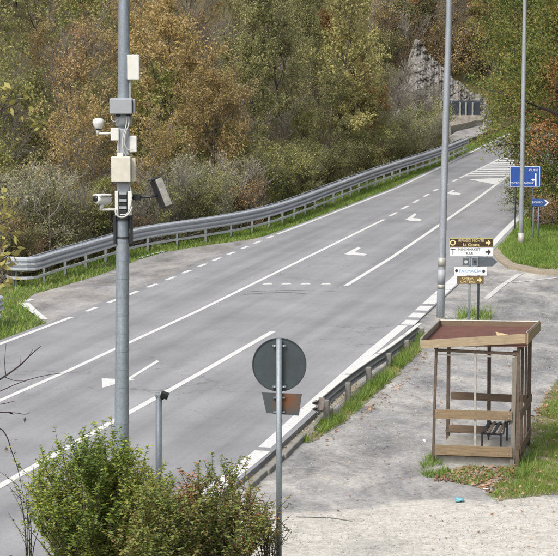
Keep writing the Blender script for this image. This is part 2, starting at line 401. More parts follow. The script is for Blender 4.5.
# ------------------------------------------------------------------ mesh helpers
class MB:
    def __init__(s): s.v = []; s.f = []
    def add(s, vs, fs):
        o = len(s.v); s.v += [tuple(x) for x in vs]; s.f += [tuple(i + o for i in f) for f in fs]; return s
    def box(s, c, size, rot=None, bev=0.0):
        hx, hy, hz = size[0] / 2, size[1] / 2, size[2] / 2
        c = Vector(c)
        if bev <= 0:
            vs = [Vector((x, y, z)) for x in (-hx, hx) for y in (-hy, hy) for z in (-hz, hz)]
            fs = [(0, 1, 3, 2), (4, 6, 7, 5), (0, 4, 5, 1), (2, 3, 7, 6), (0, 2, 6, 4), (1, 5, 7, 3)]
        else:
            bm = bmesh.new(); bmesh.ops.create_cube(bm, size=1)
            for q in bm.verts: q.co = Vector((q.co.x * size[0], q.co.y * size[1], q.co.z * size[2]))
            bmesh.ops.bevel(bm, geom=list(bm.edges), offset=bev, segments=2, affect='EDGES', profile=0.5)
            bm.verts.index_update()
            vs = [q.co.copy() for q in bm.verts]; fs = [tuple(q.index for q in f.verts) for f in bm.faces]
            bm.free()
        if rot is not None: vs = [rot @ q for q in vs]
        return s.add([c + q for q in vs], fs)
    def tube(s, pts, rads, n=8, cap=True):
        pts = [Vector(p) for p in pts]
        if isinstance(rads, (int, float)): rads = [rads] * len(pts)
        o = len(s.v)
        up = None
        for i, p in enumerate(pts):
            t = (pts[min(i + 1, len(pts) - 1)] - pts[max(i - 1, 0)])
            t = t.normalized() if t.length > 1e-9 else Vector((0, 0, 1))
            if up is None:
                up = Vector((1, 0, 0)) if abs(t.x) < 0.8 else Vector((0, 1, 0))
            a = (up - t * up.dot(t)).normalized(); b = t.cross(a); up = a
            for k in range(n):
                an = 2 * math.pi * k / n
                s.v.append(tuple(p + (a * math.cos(an) + b * math.sin(an)) * rads[i]))
        for i in range(len(pts) - 1):
            for k in range(n):
                k2 = (k + 1) % n
                s.f.append((o + i * n + k, o + i * n + k2, o + (i + 1) * n + k2, o + (i + 1) * n + k))
        if cap and n > 2:
            s.f.append(tuple(o + k for k in reversed(range(n))))
            s.f.append(tuple(o + (len(pts) - 1) * n + k for k in range(n)))
        return s
    def prism(s, poly, axis0, axis1, axis2, origin, d0, d1):
        # poly in (axis0, axis1) coordinates, extruded d0..d1 along axis2
        n = len(poly); o = Vector(origin)
        vs = [o + axis0 * a + axis1 * b + axis2 * d for d in (d0, d1) for a, b in poly]
        fs = [tuple(range(n)), tuple(reversed(range(n, 2 * n)))] + [(i, i + n, (i + 1) % n + n, (i + 1) % n) for i in range(n)]
        return s.add(vs, fs)
    def build(s, name, mat, parent=None, smooth=False, recalc=True):
        me = bpy.data.meshes.new(name)
        me.from_pydata(s.v, [], s.f); me.update()
        if recalc:
            bm = bmesh.new(); bm.from_mesh(me); bmesh.ops.recalc_face_normals(bm, faces=bm.faces); bm.to_mesh(me); bm.free()
        me.materials.append(M[mat] if isinstance(mat, str) else mat)
        if smooth:
            for p in me.polygons: p.use_smooth = True
        o = bpy.data.objects.new(name, me)
        COL.objects.link(o)
        if parent: o.parent = parent
        return o
X_, Y_, Z_ = Vector((1, 0, 0)), Vector((0, 1, 0)), Vector((0, 0, 1))
def tag(o, label, cat, group=None):
    o['label'] = label; o['category'] = cat
    if group: o['group'] = group
    return o
def thing(name, label, cat, loc=(0, 0, 0), rz=0.0, group=None):
    o = bpy.data.objects.new(name, None); COL.objects.link(o)
    o.location = loc; o.rotation_euler = (0, 0, rz); o.empty_display_size = 0.2
    return tag(o, label, cat, group)
def struct(o): o['kind'] = 'structure'; return o
def stuff(o, label, cat):
    o['kind'] = 'stuff'; o['label'] = label; o['category'] = cat; return o
def quads_obj(name, V, mat, parent=None, nper=4):
    """V: (N, nper, 3) array of separate faces"""
    N = len(V); me = bpy.data.meshes.new(name)
    me.vertices.add(N * nper); me.vertices.foreach_set('co', np.ascontiguousarray(V, dtype=np.float32).ravel())
    me.loops.add(N * nper); me.loops.foreach_set('vertex_index', np.arange(N * nper, dtype=np.int32))
    me.polygons.add(N); me.polygons.foreach_set('loop_start', np.arange(0, N * nper, nper, dtype=np.int32))
    me.polygons.foreach_set('loop_total', np.full(N, nper, dtype=np.int32))
    me.update(calc_edges=True); me.materials.append(M[mat])
    o = bpy.data.objects.new(name, me); COL.objects.link(o)
    if parent: o.parent = parent
    return o
def copy_tree(o, parent=None):
    c = o.copy(); COL.objects.link(c)
    if parent: c.parent = parent
    for ch in o.children: copy_tree(ch, c)
    return c
def sheet(name, pts, mat, z, parent=None, thick=0.0):
    mb = MB(); n = len(pts)
    mb.v = [(p[0], p[1], z) for p in pts]; mb.f = [tuple(range(n))]
    bmx = bmesh.new()
    vs = [bmx.verts.new(v) for v in mb.v]
    f = bmx.faces.new(vs)
    if f.normal.z < 0 or True:
        f.normal_update()
        if f.normal.z < 0: f.normal_flip()
    if thick:
        r = bmesh.ops.extrude_face_region(bmx, geom=[f])
        # original stays below
        for e in r['geom']:
            pass
        for v in vs: v.co.z -= thick
    bmesh.ops.triangulate(bmx, faces=[q for q in bmx.faces if len(q.verts) > 4])
    me = bpy.data.meshes.new(name); bmx.to_mesh(me); bmx.free()
    me.materials.append(M[mat])
    o = bpy.data.objects.new(name, me); COL.objects.link(o)
    if parent: o.parent = parent
    return o

# ------------------------------------------------------------------ terrain
def sstep(t): t = np.clip(t, 0, 1); return t * t * (3 - 2 * t)
def vnoise(x, y, s, seed=0):
    return (np.sin(x * s * 1.0 + seed) * np.cos(y * s * 1.3 + seed * 2.1) + 0.6 * np.sin(x * s * 2.3 + y * s * 1.7 + seed * 0.7) + 0.35 * np.sin(x * s * 4.9 - y * s * 4.1 + seed)) / 1.6
def terr(x, y):
    x = np.asarray(x, float); y = np.asarray(y, float)
    q = (XG(y) - x) * 0.97 - 1.3
    qf = np.where(y < 76, (XG(np.full_like(y, 76.0)) - 0.2 * (76 - y) - x) - 1.3, q)
    q = qf
    dip = -1.5 * sstep(q / 6.0)
    rise = np.maximum(0, q - 9) * 0.42 * sstep((q - 9) / 14)
    left = np.minimum(dip + rise, 70)
    qr = (x - XR(np.minimum(y, 150))) - np.where(y < 85, 16, 5.5)
    right = np.maximum(0, qr) * 0.38 * sstep(qr / 10)
    qf = y - 190 + 0.25 * (x - 14)
    far = np.maximum(0, qf) * 0.5 * sstep(qf / 14)
    z = -0.17 + np.where(q > 0, left, 0) + np.minimum(right, 60) + np.minimum(far, 90)
    amp = sstep(np.maximum(np.maximum(q / 6, qr / 8), qf / 10))
    return z + amp * 0.5 * vnoise(x, y, 0.21)
nx, ny = 150, 190
gx = np.linspace(-160, 190, nx); gy = np.linspace(-20, 420, ny)
# denser near the road
gx = np.sign(np.linspace(-1, 1, nx)) * np.abs(np.linspace(-1, 1, nx)) ** 1.7 * 175 + 8
gy = 100 + np.sign(np.linspace(-1, 1, ny)) * np.abs(np.linspace(-1, 1, ny)) ** 1.3 * np.where(np.linspace(-1, 1, ny) < 0, 130, 330)
GX, GY = np.meshgrid(gx, gy)
GZ = terr(GX, GY)
mb = MB()
mb.v = [tuple(p) for p in np.stack([GX, GY, GZ], -1).reshape(-1, 3)]
mb.f = [(j * nx + i, j * nx + i + 1, (j + 1) * nx + i + 1, (j + 1) * nx + i) for j in range(ny - 1) for i in range(nx - 1)]
struct(mb.build('ground', 'ground', smooth=True, recalc=False))

# ------------------------------------------------------------------ road and pavements
ys = np.concatenate([np.arange(18, 150, 2.0), np.arange(150, 186, 2.0)])
lx = XL(ys) - 0.3
rx = np.where(ys <= 112, XR(ys), XR(np.full_like(ys, 112.0)) + (ys - 112) * 0.29) + 0.28
lx = np.where(ys > 168, lx + (ys - 168) ** 2 * 0.035, lx)
rx = np.where(ys > 150, rx + (ys - 150) ** 2 * 0.02, rx)
mb = MB()
NS = 8
for j, y in enumerate(ys):
    for k in range(NS + 1):
        mb.v.append((lx[j] + (rx[j] - lx[j]) * k / NS, y, 0.0))
for j in range(len(ys) - 1):
    for k in range(NS):
        a = j * (NS + 1) + k
        mb.f.append((a, a + 1, a + NS + 2, a + NS + 1))
# the edge of the surfacing drops to the ground on both sides
o = len(mb.v)
for j, y in enumerate(ys): mb.v += [(lx[j], y, -0.2), (rx[j], y, -0.2)]
for j in range(len(ys) - 1):
    a = j * (NS + 1)
    mb.f.append((a, a + NS + 1, o + 2 * j + 2, o + 2 * j)); a += NS
    mb.f.append((a, o + 2 * j + 1, o + 2 * j + 3, a + NS + 1))
road = struct(mb.build('road', 'road', recalc=False))

# verge beside the guardrail
mb = MB()
vy = np.arange(60, 176, 1.5)
for j, y in enumerate(vy):
    a = float(XG(y)) - 1.3; b = float(XL(y)) - 0.1
    if y < 76: a = float(XG(76.0)) - 0.25 * (76 - y) - 3.3
    for k in range(5):
        mb.v.append((a + (b - a) * k / 4, y, -0.03 + (-0.14 if k == 0 else 0)))
for j in range(len(vy) - 1):
    for k in range(4):
        a = j * 5 + k; mb.f.append((a, a + 1, a + 6, a + 5))
struct(mb.build('verge', 'verge', recalc=False))
lay_px = [(52, 329), (42, 320), (22, 303), (34, 294), (60, 287), (100, 275), (138, 260), (165, 252), (205, 245.5), (250, 239.5), (284, 231.5), (288, 233), (225, 262), (150, 294), (100, 315)]
struct(sheet('layby', [G(a, b, -0.006) for a, b in lay_px], 'layby', -0.006))

# apron by the shelter, side road and grass island
apx = [(-60, 640), (120, 578), (238, 480), (318, 408), (402, 333), (455, 286), (497, 251), (520, 268), (575, 275), (640, 268), (760, 300), (760, 640)]
ap = [G(a, b, AZ) for a, b in apx]
struct(sheet('apron', ap, 'apron', AZ))
# ramp of the junction mouth up to the carriageway
mb = MB()
jp = [(398, 331), (412, 320), (431, 303), (453, 284), (480, 259), (495, 246)]
for a, b in jp:
    p = G(a, b); q = G(a + 20, b + 12, AZ + 0.004)
    mb.v += [(p.x - 0.05, p.y, -0.004), tuple(q)]
mb.f = [(2 * i, 2 * i + 1, 2 * i + 3, 2 * i + 2) for i in range(len(jp) - 1)]
struct(mb.build('junction_ramp', 'apron'))
jm = sheet('paving_joint', [G(a, b, AZ + 0.012) for a, b in [(296, 516.2), (330, 517), (352, 520.5), (352, 521.0), (330, 517.6), (296, 516.7)]], 'joint', AZ + 0.012)
struct(jm)
def ragged(px, z, amp, step, seed):
    rr = random.Random(seed); P = [G(a, b, z) for a, b in px]; out = []
    for i in range(len(P)):
        a, b = P[i], P[(i + 1) % len(P)]; n = max(1, min(160, int((b - a).length / step))); d = (b - a).normalized(); nn = Vector((-d.y, d.x, 0)); w = 0.0
        for k in range(n):
            w = w * 0.6 + rr.gauss(0, amp) * 0.6
            out.append(a.lerp(b, k / n) + nn * (w if 0 < k else 0))
    return out
isl = [(497, 247), (507, 238), (522, 218), (540, 203), (620, 190), (760, 210), (760, 270), (640, 262), (575, 272), (540, 270), (512, 264), (503, 257)]
struct(sheet('grass_island', [G(a, b, AZ + 0.1) for a, b in isl], 'verge', AZ + 0.1, thick=0.1))
edge = [(492, 250), (500, 243.5), (512, 231), (517, 228), (509, 240), (505, 248), (507, 257), (514, 263), (540, 268.5), (575, 270.5), (620, 265), (620, 267.5), (575, 273.5), (538, 271.5), (508, 266), (497, 259)]
struct(sheet('sandy_edging', [G(a, b, AZ + 0.108) for a, b in edge], 'sand', AZ + 0.108, thick=0.12))
rg = [(496, 502), (488, 496), (497, 484), (506, 476), (514, 466), (528, 458), (533, 443), (531, 425), (540, 408), (552, 388), (566, 372), (640, 380), (700, 500), (620, 487), (560, 494), (530, 497)]
struct(sheet('grass_bank', ragged(rg, AZ, 0.09, 0.08, 5), 'bank', AZ + 0.005))
kg = [(300, 441), (316, 430), (345, 406), (372, 382), (400, 355), (424, 334), (430, 338), (420, 352), (396, 376), (372, 398), (345, 422), (322, 436), (308, 443)]
struct(sheet('kerb_soil', ragged(kg, AZ, 0.05, 0.08, 6), 'bank', AZ + 0.009))
sandstrip = [(240, 478), (262, 458), (300, 424), (326, 404), (356, 380), (360, 386), (330, 410), (312, 428), (296, 444), (268, 462), (250, 480)]
struct(sheet('gravel_strip', ragged(sandstrip, AZ, 0.04, 0.1, 7), 'sand', AZ + 0.005))

# ------------------------------------------------------------------ road markings (parts of the road)
def ribbon(name, pts, wd, mat='paint', z=0.005, wd2=None):
    pts = [Vector((p.x, p.y, 0)) for p in pts]
    mb = MB()
    for i, p in enumerate(pts):
        t = (pts[min(i + 1, len(pts) - 1)] - pts[max(i - 1, 0)]).normalized()
        nrm = Vector((-t.y, t.x, 0))
        ww = wd if wd2 is None else wd + (wd2 - wd) * i / (len(pts) - 1)
        mb.v += [tuple(p + nrm * ww / 2 + Z_ * z), tuple(p - nrm * ww / 2 + Z_ * z)]
    mb.f = [(2 * i, 2 * i + 1, 2 * i + 3, 2 * i + 2) for i in range(len(pts) - 1)]
    return mb.build(name, mat, road)
def dense(pts, n=6):
    out = []
    for i in range(len(pts) - 1):
        for k in range(n): out.append(pts[i].lerp(pts[i + 1], k / n))
    return out + [pts[-1]]
def px_ribbon(name, px, wd, **k): return ribbon(name, [G(a, b) for a, b in px], wd, **k)
px_ribbon('edge_line', [(-90, 379), (-40, 359.5), (0, 344), (72, 317)], 0.17)
for i in range(-4, 8):      # dashes across the mouth of the lay-by, a metre on, a metre off
    y0 = 76.9 + i * 1.96
    ribbon('dash', [Vector((float(XL(y0)), y0, 0)), Vector((float(XL(y0 + 0.98)), y0 + 0.98, 0))], 0.17)
yy = np.arange(92.2, 170, 3.0)
ribbon('edge_line', [Vector((float(XL(y)), y, 0)) for y in yy], 0.16)
px_ribbon('centre_line', [(-60, 429), (0, 400.5), (70, 370), (112, 350.5), (200, 310), (320, 251), (384, 219.6)], 0.16)
for (a, b), (c, d) in (((390, 216), (397, 212.5)), ((401.5, 209.5), (408, 206)), ((413.5, 202.8), (419, 199.5)), ((424, 196.8), (429, 194)), ((433.5, 191.5), (438, 189)), ((444, 186), (448, 184)), ((453, 181.5), (457, 179.5))):
    px_ribbon('dash', [(a, b), (c, d)], 0.16)
px_ribbon('lane_line', [(-60, 520), (0, 486), (98, 430), (200, 373.3), (273, 331.5)], 0.19)
px_ribbon('lane_line', [(345.5, 286), (391, 258), (430, 231.6), (475.6, 199.8), (505, 178), (532, 159)], 0.17)
px_ribbon('edge_line', [(200, 500), (233.5, 474), (262.6, 450.8)], 0.36)
px_ribbon('edge_line', [(264.5, 447.5), (290, 424.5), (318, 399), (372, 351.2), (403, 325.5)], 0.29)
for i, (a, b) in enumerate([(410, 322.4), (417, 315.2), (424, 308.3), (431, 301.8), (436.3, 297), (442, 292), (447.7, 287), (452.7, 282.2), (458, 277.5)]):
    px_ribbon('dash', [(a - 2.7, b + 2.4), (a + 2.5, b - 2.3)], 0.42)
px_ribbon('edge_line', [(491, 246), (502, 234), (512, 224), (522, 214.5), (532, 206), (547, 193)], 0.26)
px_ribbon('layby_line', [(139, 258.5), (150, 254.3), (166, 250.8)], 0.15, z=0.004)
px_ribbon('layby_corner_mark', [(24, 303), (34, 311.5), (45, 319.5)], 0.34, wd2=0.2, z=0.004)
px_ribbon('layby_corner_mark', [(26, 301), (32, 299.5)], 0.2, z=0.004)
for x in (267.5, 286.5, 305.5, 326):
    p = [G(x - 5.4, 284.6), G(x + 5.2, 284.4), G(x + 3.2, 283.0), G(x - 3.0, 283.2)]
    sheet('yield_mark', p, 'paint', 0.005, road)
sheet('yield_mark', [G(345, 285.4), G(351, 285.0), G(349, 282.8), G(345.2, 285)], 'paint', 0.0095, road)
def poly_mark(name, px, mat='paint', z=0.005): return sheet(name, [G(a, b) for a, b in px], mat, z, road)
poly_mark('turn_arrow', [(344.2, 254.2), (358.6, 246.8), (360.6, 248.4), (354.4, 252.4), (361.2, 253.2), (367.4, 254.4), (364.5, 255.7), (354.6, 255.3)])
poly_mark('turn_arrow', [(405.5, 219.9), (414.8, 213.3), (416.6, 214.6), (412.6, 218.2), (418, 218.6), (422, 219.9), (420, 221.4), (411.5, 221.2)])
poly_mark('turn_arrow', [(446.8, 193.2), (453, 189.8), (454.6, 190.6), (451.4, 192.4), (457, 192.6), (461.5, 193.6), (459.5, 194.9), (451.5, 194.7)])
poly_mark('arrow', [(101.7, 378.2), (117, 379.2), (128, 378.1), (157, 360.1), (159.2, 361.6), (131, 379.0), (136, 379.4), (121, 382.6), (102.3, 388)])
# hatched island
ribbon('hatch_border', [G(459.5, 178.2), G(480, 168.8), G(502, 157.5)], 0.14)
for i in range(9):
    y = 176.6 - i * 2.15
    t = (176.6 - y) / 20.0
    xl = 461.5 + 43 * t; xr = 506 + 30 * t
    sheet('hatch_stripe', [G(xl, y), G(xr, y - 0.5), G(xr + 1.2, y - 1.6), G(xl + 2, y - 1.1)], 'paint', 0.0095, road)
poly_mark('hatch_wedge', [(469, 179.6), (505.5, 177.8), (494.5, 184.6)], z=0.0095)
# tar seams and an old patch
px_ribbon('tar_seam', [(243, 294.5), (262, 293.2), (285, 292.4), (306, 293.5)], 0.16, mat='tar', z=0.003)
px_ribbon('tar_seam', [(250, 291.5), (290, 290.2), (335, 291.2)], 0.09, mat='tar', z=0.003)
sm = ribbon('tar_seam', [G(446, 305, 0), G(456, 296), G(464, 289), G(474, 282)], 0.10, mat='tar', z=AZ + 0.02)

# faded paint on the side road
def faded(px, wd): 
    o = ribbon('faded_line', [G(a, b, AZ) for a, b in px], wd, mat='paint_old', z=AZ + 0.012); return o
faded([(486, 299), (500, 287), (520, 274)], 0.2)
faded([(508, 283), (530, 281), (560, 277.5)], 0.14)
faded([(456, 296), (470, 287), (482, 280)], 0.14)

# ------------------------------------------------------------------ guardrails
def path_sample(pts, step):
    out = []; acc = 0.0; out.append((pts[0].copy(), (pts[1] - pts[0]).normalized())); need = step
    for i in range(len(pts) - 1):
        a, b = pts[i], pts[i + 1]; L = (b - a).length; t = need
        while t <= L:
            out.append((a.lerp(b, t / L), (b - a).normalized())); t += step
        need = t - L
    return out
def smooth_path(pts, it=2):
    for _ in range(it):
        n = [pts[0]]
        for i in range(len(pts) - 1):
            n += [pts[i].lerp(pts[i + 1], 0.25), pts[i].lerp(pts[i + 1], 0.75)]
        pts = n + [pts[-1]]
    return pts
def sweep(mb, prof, frames):
    # prof: list of (out, up); frames: (point, out vector)
    o = len(mb.v); n = len(prof)
    for p, ov in frames:
        for a, b in prof: mb.v.append(tuple(p + ov * a + Z_ * b))
    for i in range(len(frames) - 1):
        for k in range(n):
            k2 = (k + 1) % n
            mb.f.append((o + i * n + k, o + i * n + k2, o + (i + 1) * n + k2, o + (i + 1) * n + k))
    mb.f.append(tuple(o + k for k in range(n))); mb.f.append(tuple(o + (len(frames) - 1) * n + k for k in reversed(range(n))))
    return mb
def wave_profile(z0, z1, waves, depth=0.12, th=0.012):
    front = []
    for k in range(waves):
        for t, d in ((0.0, 0), (0.14, 0), (0.34, 1), (0.66, 1), (0.86, 0)):
            front.append((depth * d, z0 + (z1 - z0) * (k + t) / waves))
    front.append((0, z1))
    return front + [(a - th, b) for a, b in reversed(front)]
def guardrail(label, pts, base_z, top, waves, beam_h, seg, post_step, flip=1, rub=True, steel='galv', post='steel', curl=None, group=None, sink=0.0):
    root = thing('guardrail', label, 'guardrail', (pts[0].x, pts[0].y, base_z), 0, group)
    org = Vector(root.location)
    P = [Vector((p.x, p.y, base_z)) - org for p in pts]
    P = smooth_path(P, 2)
    if sink: P = [p - Z_ * sink * i / (len(P) - 1) for i, p in enumerate(P)]
    if curl:
        P = curl(P) + P
    sm = path_sample(P, 0.25)
    frames = [(p, Vector((t.y, -t.x, 0)) * flip) for p, t in sm]
    for i in range(1, len(frames) - 1):   # smooth normals
        frames[i] = (frames[i][0], (frames[i - 1][1] + frames[i][1] + frames[i + 1][1]).normalized())
    k = int(seg / 0.25)
    prof = wave_profile(top - beam_h, top, waves)
    i = 0; odd = 0
    while i < len(frames) - 1:
        fr = frames[i:i + k + 1 + 1]
        pr = [(a + (0.006 if odd else 0), b) for a, b in prof]
        sweep(MB(), pr, fr).build('rail_beam', steel, root, smooth=False)
        if not rub:
            sweep(MB(), [(-0.03, top + 0.002), (0.1, top + 0.002), (0.1, top + 0.022), (-0.03, top + 0.022)], fr).build('top_flange', 'white_plastic', root)
        if rub:
            rp = [(0.0, 0.27), (0.05, 0.28), (0.05, 0.36), (0.0, 0.37)]
            sweep(MB(), [(a + (0.004 if odd else 0), b) for a, b in rp], fr).build('rub_rail', steel, root)
            bp = [(-0.40, top - 0.12), (-0.33, top - 0.12), (-0.33, top - 0.06), (-0.40, top - 0.06)]
            sweep(MB(), [(a - (0.004 if odd else 0), b) for a, b in bp], fr).build('rear_tie', 'galv_dull', root)
        i += k; odd = 1 - odd
    st = int(post_step / 0.25)
    mesh = None
    for i in range(2, len(frames), st):
        p, ov = frames[i]
        ang = math.atan2(ov.y, ov.x)
        if mesh is None:
            mb = MB()
            if post == 'steel':
                h = top - 0.1
                mb.box((-0.17, 0, h / 2 - 0.1), (0.012, 0.09, h + 0.2)); mb.box((-0.125, 0.042, h / 2 - 0.1), (0.09, 0.01, h + 0.2)); mb.box((-0.125, -0.042, h / 2 - 0.1), (0.09, 0.01, h + 0.2))
                o1 = mb.build('post', 'galv_dull', root)
                sp_ = MB().box((-0.06, 0, top - beam_h / 2), (0.11, 0.07, beam_h * 0.7)).box((-0.25, 0, top - 0.09), (0.15, 0.05, 0.05)).build('spacer', 'galv_dull', root)
            else:
                h = top - 0.05
                mb.box((-0.13, 0, h / 2 - 0.15), (0.13, 0.13, h + 0.3), bev=0.012)
                o1 = mb.build('post', 'conc_post', root); sp_ = None
            mesh = (o1, sp_)
        else:
            o1 = mesh[0].copy(); COL.objects.link(o1)
            sp_ = None
            if mesh[1]: sp_ = mesh[1].copy(); COL.objects.link(sp_)
        for q in (o1, sp_):
            if q: q.location = p; q.rotation_euler = (random.uniform(-.02, .02), random.uniform(-.02, .02), ang)
    return root
def curl_back(P):
    p0 = P[0]; t = (P[0] - P[1]).normalized(); side = Vector((t.y, -t.x, 0))
    if side.x > 0: side = -side
    # go round a tight half turn away from the road
    out = []
    r = 0.55
    c = p0 + side * r
    for k in range(14, 0, -1):
        a = math.pi * 0.9 * k / 14
        out.append(c - side * r * math.cos(a) + t * r * math.sin(a))
    return out
rp = sorted(RAILP, key=lambda v: v.y)
guardrail('long galvanised three wave guardrail along the wood beyond the carriageway', rp, -0.03, RAIL_TOP + 0.03, 3, 0.50, 4.0, 2.0, flip=1, curl=curl_back)
e = G(-3, 296, 0.95)
guardrail('short rail end on the grass corner before the lay-by mouth', [Vector((e.x, e.y, 0)), e + Vector((-2.0, -4.5, 0)), e + Vector((-5, -12, 0))], -0.03, 0.98, 3, 0.50, 4.0, 2.0, flip=-1, curl=curl_back)
rp = [G(a, b, AZ) for a, b in [(317, 428), (346, 399.5), (369, 380), (389, 364), (407, 347.5), (422, 333)]]
gr = guardrail('low weathered two wave guardrail with concrete posts beside the bus shelter', rp, AZ, 0.66, 2, 0.30, 4.0, 2.9, flip=-1, rub=False, steel='rail_back', post='concrete', sink=0.38)
# ragged terminal plate on the first post
tp = G(320, 426, AZ) - Vector(gr.location)
MB().box((tp.x + 0.02, tp.y - 0.12, 0.55), (0.14, 0.05, 0.3), Matrix.Rotation(0.3, 3, 'Z') @ Matrix.Rotation(0.12, 3, 'Y'), 0.01).build('end_plate', 'rust_end', gr)

# ------------------------------------------------------------------ kerb line under the thick edge line: broken slabs
ks = thing('kerb', 'broken concrete kerb below the thick white edge line near the bushes', 'kerb', G(262, 456, AZ))
kl = Vector(ks.location)
kp = [G(a, b) for a, b in [(225, 484), (245, 468.5), (262, 454), (290, 428.5), (318, 403)]]
cum = path_sample(kp, 0.8)
for i in range(len(cum) - 1):
    p, q = cum[i][0], cum[i + 1][0]
    if i == 7: continue
    t = (q - p).normalized(); c = (p + q) / 2; nn = Vector((t.y, -t.x, 0))
    mb = MB().box((0, 0, 0), ((q - p).length - 0.03, 0.13, 0.16), bev=0.02)
    o = mb.build('kerb_stone', 'conc_post', ks)
    o.location = c + nn * (0.43 + random.uniform(-.02, .02)) - kl + Vector((0, 0, -0.085 + random.uniform(-.015, .01)))
    o.rotation_euler = (random.uniform(-.05, .05), 0, math.atan2(t.y, t.x) + random.uniform(-.03, .03))

# ------------------------------------------------------------------ camera pole
YP = 37.4
base = AT(121, 575, YP); base.z = AZ
SC = YP / F   # metres per photo pixel at the pole
pol = thing('camera_pole', 'tall grey pole carrying cameras, cabinets and a flat tilted panel above the bush', 'camera pole', base)
def PP(px, py, dy=0.0):      # local coordinates on the pole's plane
    v = AT(px, py, YP) - base; v.y += dy; return v
def pole_tube(h, r0, r1, n=20, steps=10, lean=(0, 0)):
    return MB().tube([(lean[0] * h * i / steps, lean[1] * h * i / steps, h * i / steps - (0.3 if i == 0 else 0)) for i in range(steps + 1)], [r0 + (r1 - r0) * i / steps for i in range(steps + 1)], n)
lean = 0.0009 * 6
p_ = pole_tube(12.2, 0.135, 0.085, 20, 12, (0.0142, 0)).build('pole', 'pole', pol, True)
# banding steps low on the shaft
band = None
for k in range(34):
    z = 2.35 + k * 0.105
    if k % 3 == 0:
        r = 0.135 - 0.05 * z / 12.2 + 0.0035
        MB().tube([(0.0142 * z, 0, z), (0.0142 * z, 0, z + 0.05)], r, 20).build('band', 'pole', pol)
def pbox(name, x0, x1, y0, y1, dep, mat, dy=0.0, bev=0.01, rot=None, parent=None):
    a, b = PP(x0, y0), PP(x1, y1)
    c = Vector(((a.x + b.x) / 2, dy, (a.z + b.z) / 2))
    return MB().box(c, (abs(b.x - a.x), dep, abs(a.z - b.z)), rot, bev).build(name, mat, parent or pol)
pbox('antenna_box', 127.5, 139.8, 54.5, 80, 0.13, 'white_plastic', -0.05, 0.018)
pbox('antenna_bracket', 124, 129, 60, 74, 0.05, 'galv_dull', -0.02)
MB().tube([PP(130.3, 79, -0.05), PP(130.3, 99, -0.05)], 0.012, 6).build('conduit', 'cable', pol)
pbox('grey_cabinet', 110.5, 133, 98, 113.3, 0.30, 'grey_box', -0.10, 0.015)
pbox('cabinet_side', 133.4, 135.5, 99, 113, 0.28, 'grey_box', -0.04, 0.006)
MB().tube([PP(123.8, 114), PP(123.5, 126)], [0.145, 0.14], 16).build('collar', 'grey_box', pol, True)
pbox('clamp_band', 116, 131, 112.8, 116.2, 0.27, 'black', 0)
def cable(pts, r=0.011): MB().tube(smooth_path([PP(a, b, c) for a, b, c in pts], 2), r, 6).build('cable', 'cable', pol, True)
cable([(129, 114, -0.12), (130, 124, -0.16), (126, 132, -0.17), (124.5, 142, -0.17), (128, 150, -0.15), (133, 149, -0.12)])
cable([(127.5, 114, -0.12), (127, 126, -0.16), (123.5, 136, -0.17), (123, 148, -0.16), (127, 156, -0.12)])
cable([(114, 113, -0.1), (111, 118, -0.14), (115, 122, -0.14), (118.5, 119, -0.13)], 0.008)
cable([(119, 140, -0.15), (118, 150, -0.15), (120, 156, -0.15)], 0.008)
def dome(name, px, py, wd, ht, arm_y, x_end):
    root_l = PP(px, py, -0.02)
    rr = wd * SC / 2
    prof = [(0.62, 0.0), (0.72, 0.18), (0.95, 0.45), (1.0, 0.62), (0.85, 0.85), (0.45, 1.0), (0.0, 1.02)]
    h = ht * SC
    mb = MB(); n = 16
    for a, b in prof:
        for k in range(n): mb.v.append((root_l.x + rr * a * math.cos(2 * math.pi * k / n), root_l.y + rr * a * math.sin(2 * math.pi * k / n), root_l.z - h / 2 + h * b))
    for i in range(len(prof) - 1):
        for k in range(n): mb.f.append((i * n + k, i * n + (k + 1) % n, (i + 1) * n + (k + 1) % n, (i + 1) * n + k))
    mb.f.append(tuple(range(n)))
    d = mb.build('dome_camera', 'white_plastic', pol, True)
    lens = MB().tube([(root_l.x, root_l.y, root_l.z - h / 2 - 0.025), (root_l.x, root_l.y, root_l.z - h / 2 + 0.01)], [rr * 0.4, rr * 0.56], 14).build('lens', 'dark_glass', d, True)
    a0 = PP(px - 0.5, py + ht / 2 - 1, -0.02); a1 = PP(px - 0.5, arm_y, -0.02); a2 = PP(x_end, arm_y, -0.02)
    MB().tube([a1, a2], 0.022, 8).build('arm', 'white_plastic', pol, True)
    MB().tube([a1 + Vector((0, 0, -0.02)), a0], 0.03, 8).build('arm', 'white_plastic', pol, True)
dome('dome', 98.5, 123.3, 12, 10.5, 133.3, 114)
pbox('bracket_box', 111.3, 119.5, 127.5, 140, 0.12, 'white_plastic', -0.10)
pbox('white_box', 129.3, 137, 135.7, 152, 0.13, 'white_plastic', -0.02, 0.012)
pbox('white_box_mount', 125, 130, 140, 148, 0.06, 'black', -0.02)
pbox('dark_sleeve', 117.6, 129.8, 128, 155.5, 0.22, 'grey_box', 0.0, 0.03)
pbox('beige_cabinet', 112.2, 131.6, 155.8, 180.8, 0.20, 'beige_box', -0.16, 0.012)
pbox('cabinet_flange', 131.8, 136, 158, 181, 0.03, 'beige_box', -0.08, 0.004)
pbox('cabinet_cap', 118, 124, 152.4, 155.8, 0.1, 'white_plastic', -0.12)
pbox('dark_sleeve', 117.5, 130, 181.5, 192, 0.24, 'grey_box', 0.0, 0.03)
pbox('bracket_rail', 115.6, 119.2, 190.5, 214.5, 0.1, 'white_plastic', -0.13, 0.006)
pbox('bracket_rail', 128.2, 132.4, 190.5, 214.5, 0.1, 'white_plastic', -0.13, 0.006)
for k in range(6):
    pbox('terminal_block', 120, 127.4, 191 + k * 3.6, 193.8 + k * 3.6, 0.08, 'black' if k % 2 else 'grey_box', -0.15, 0.006)
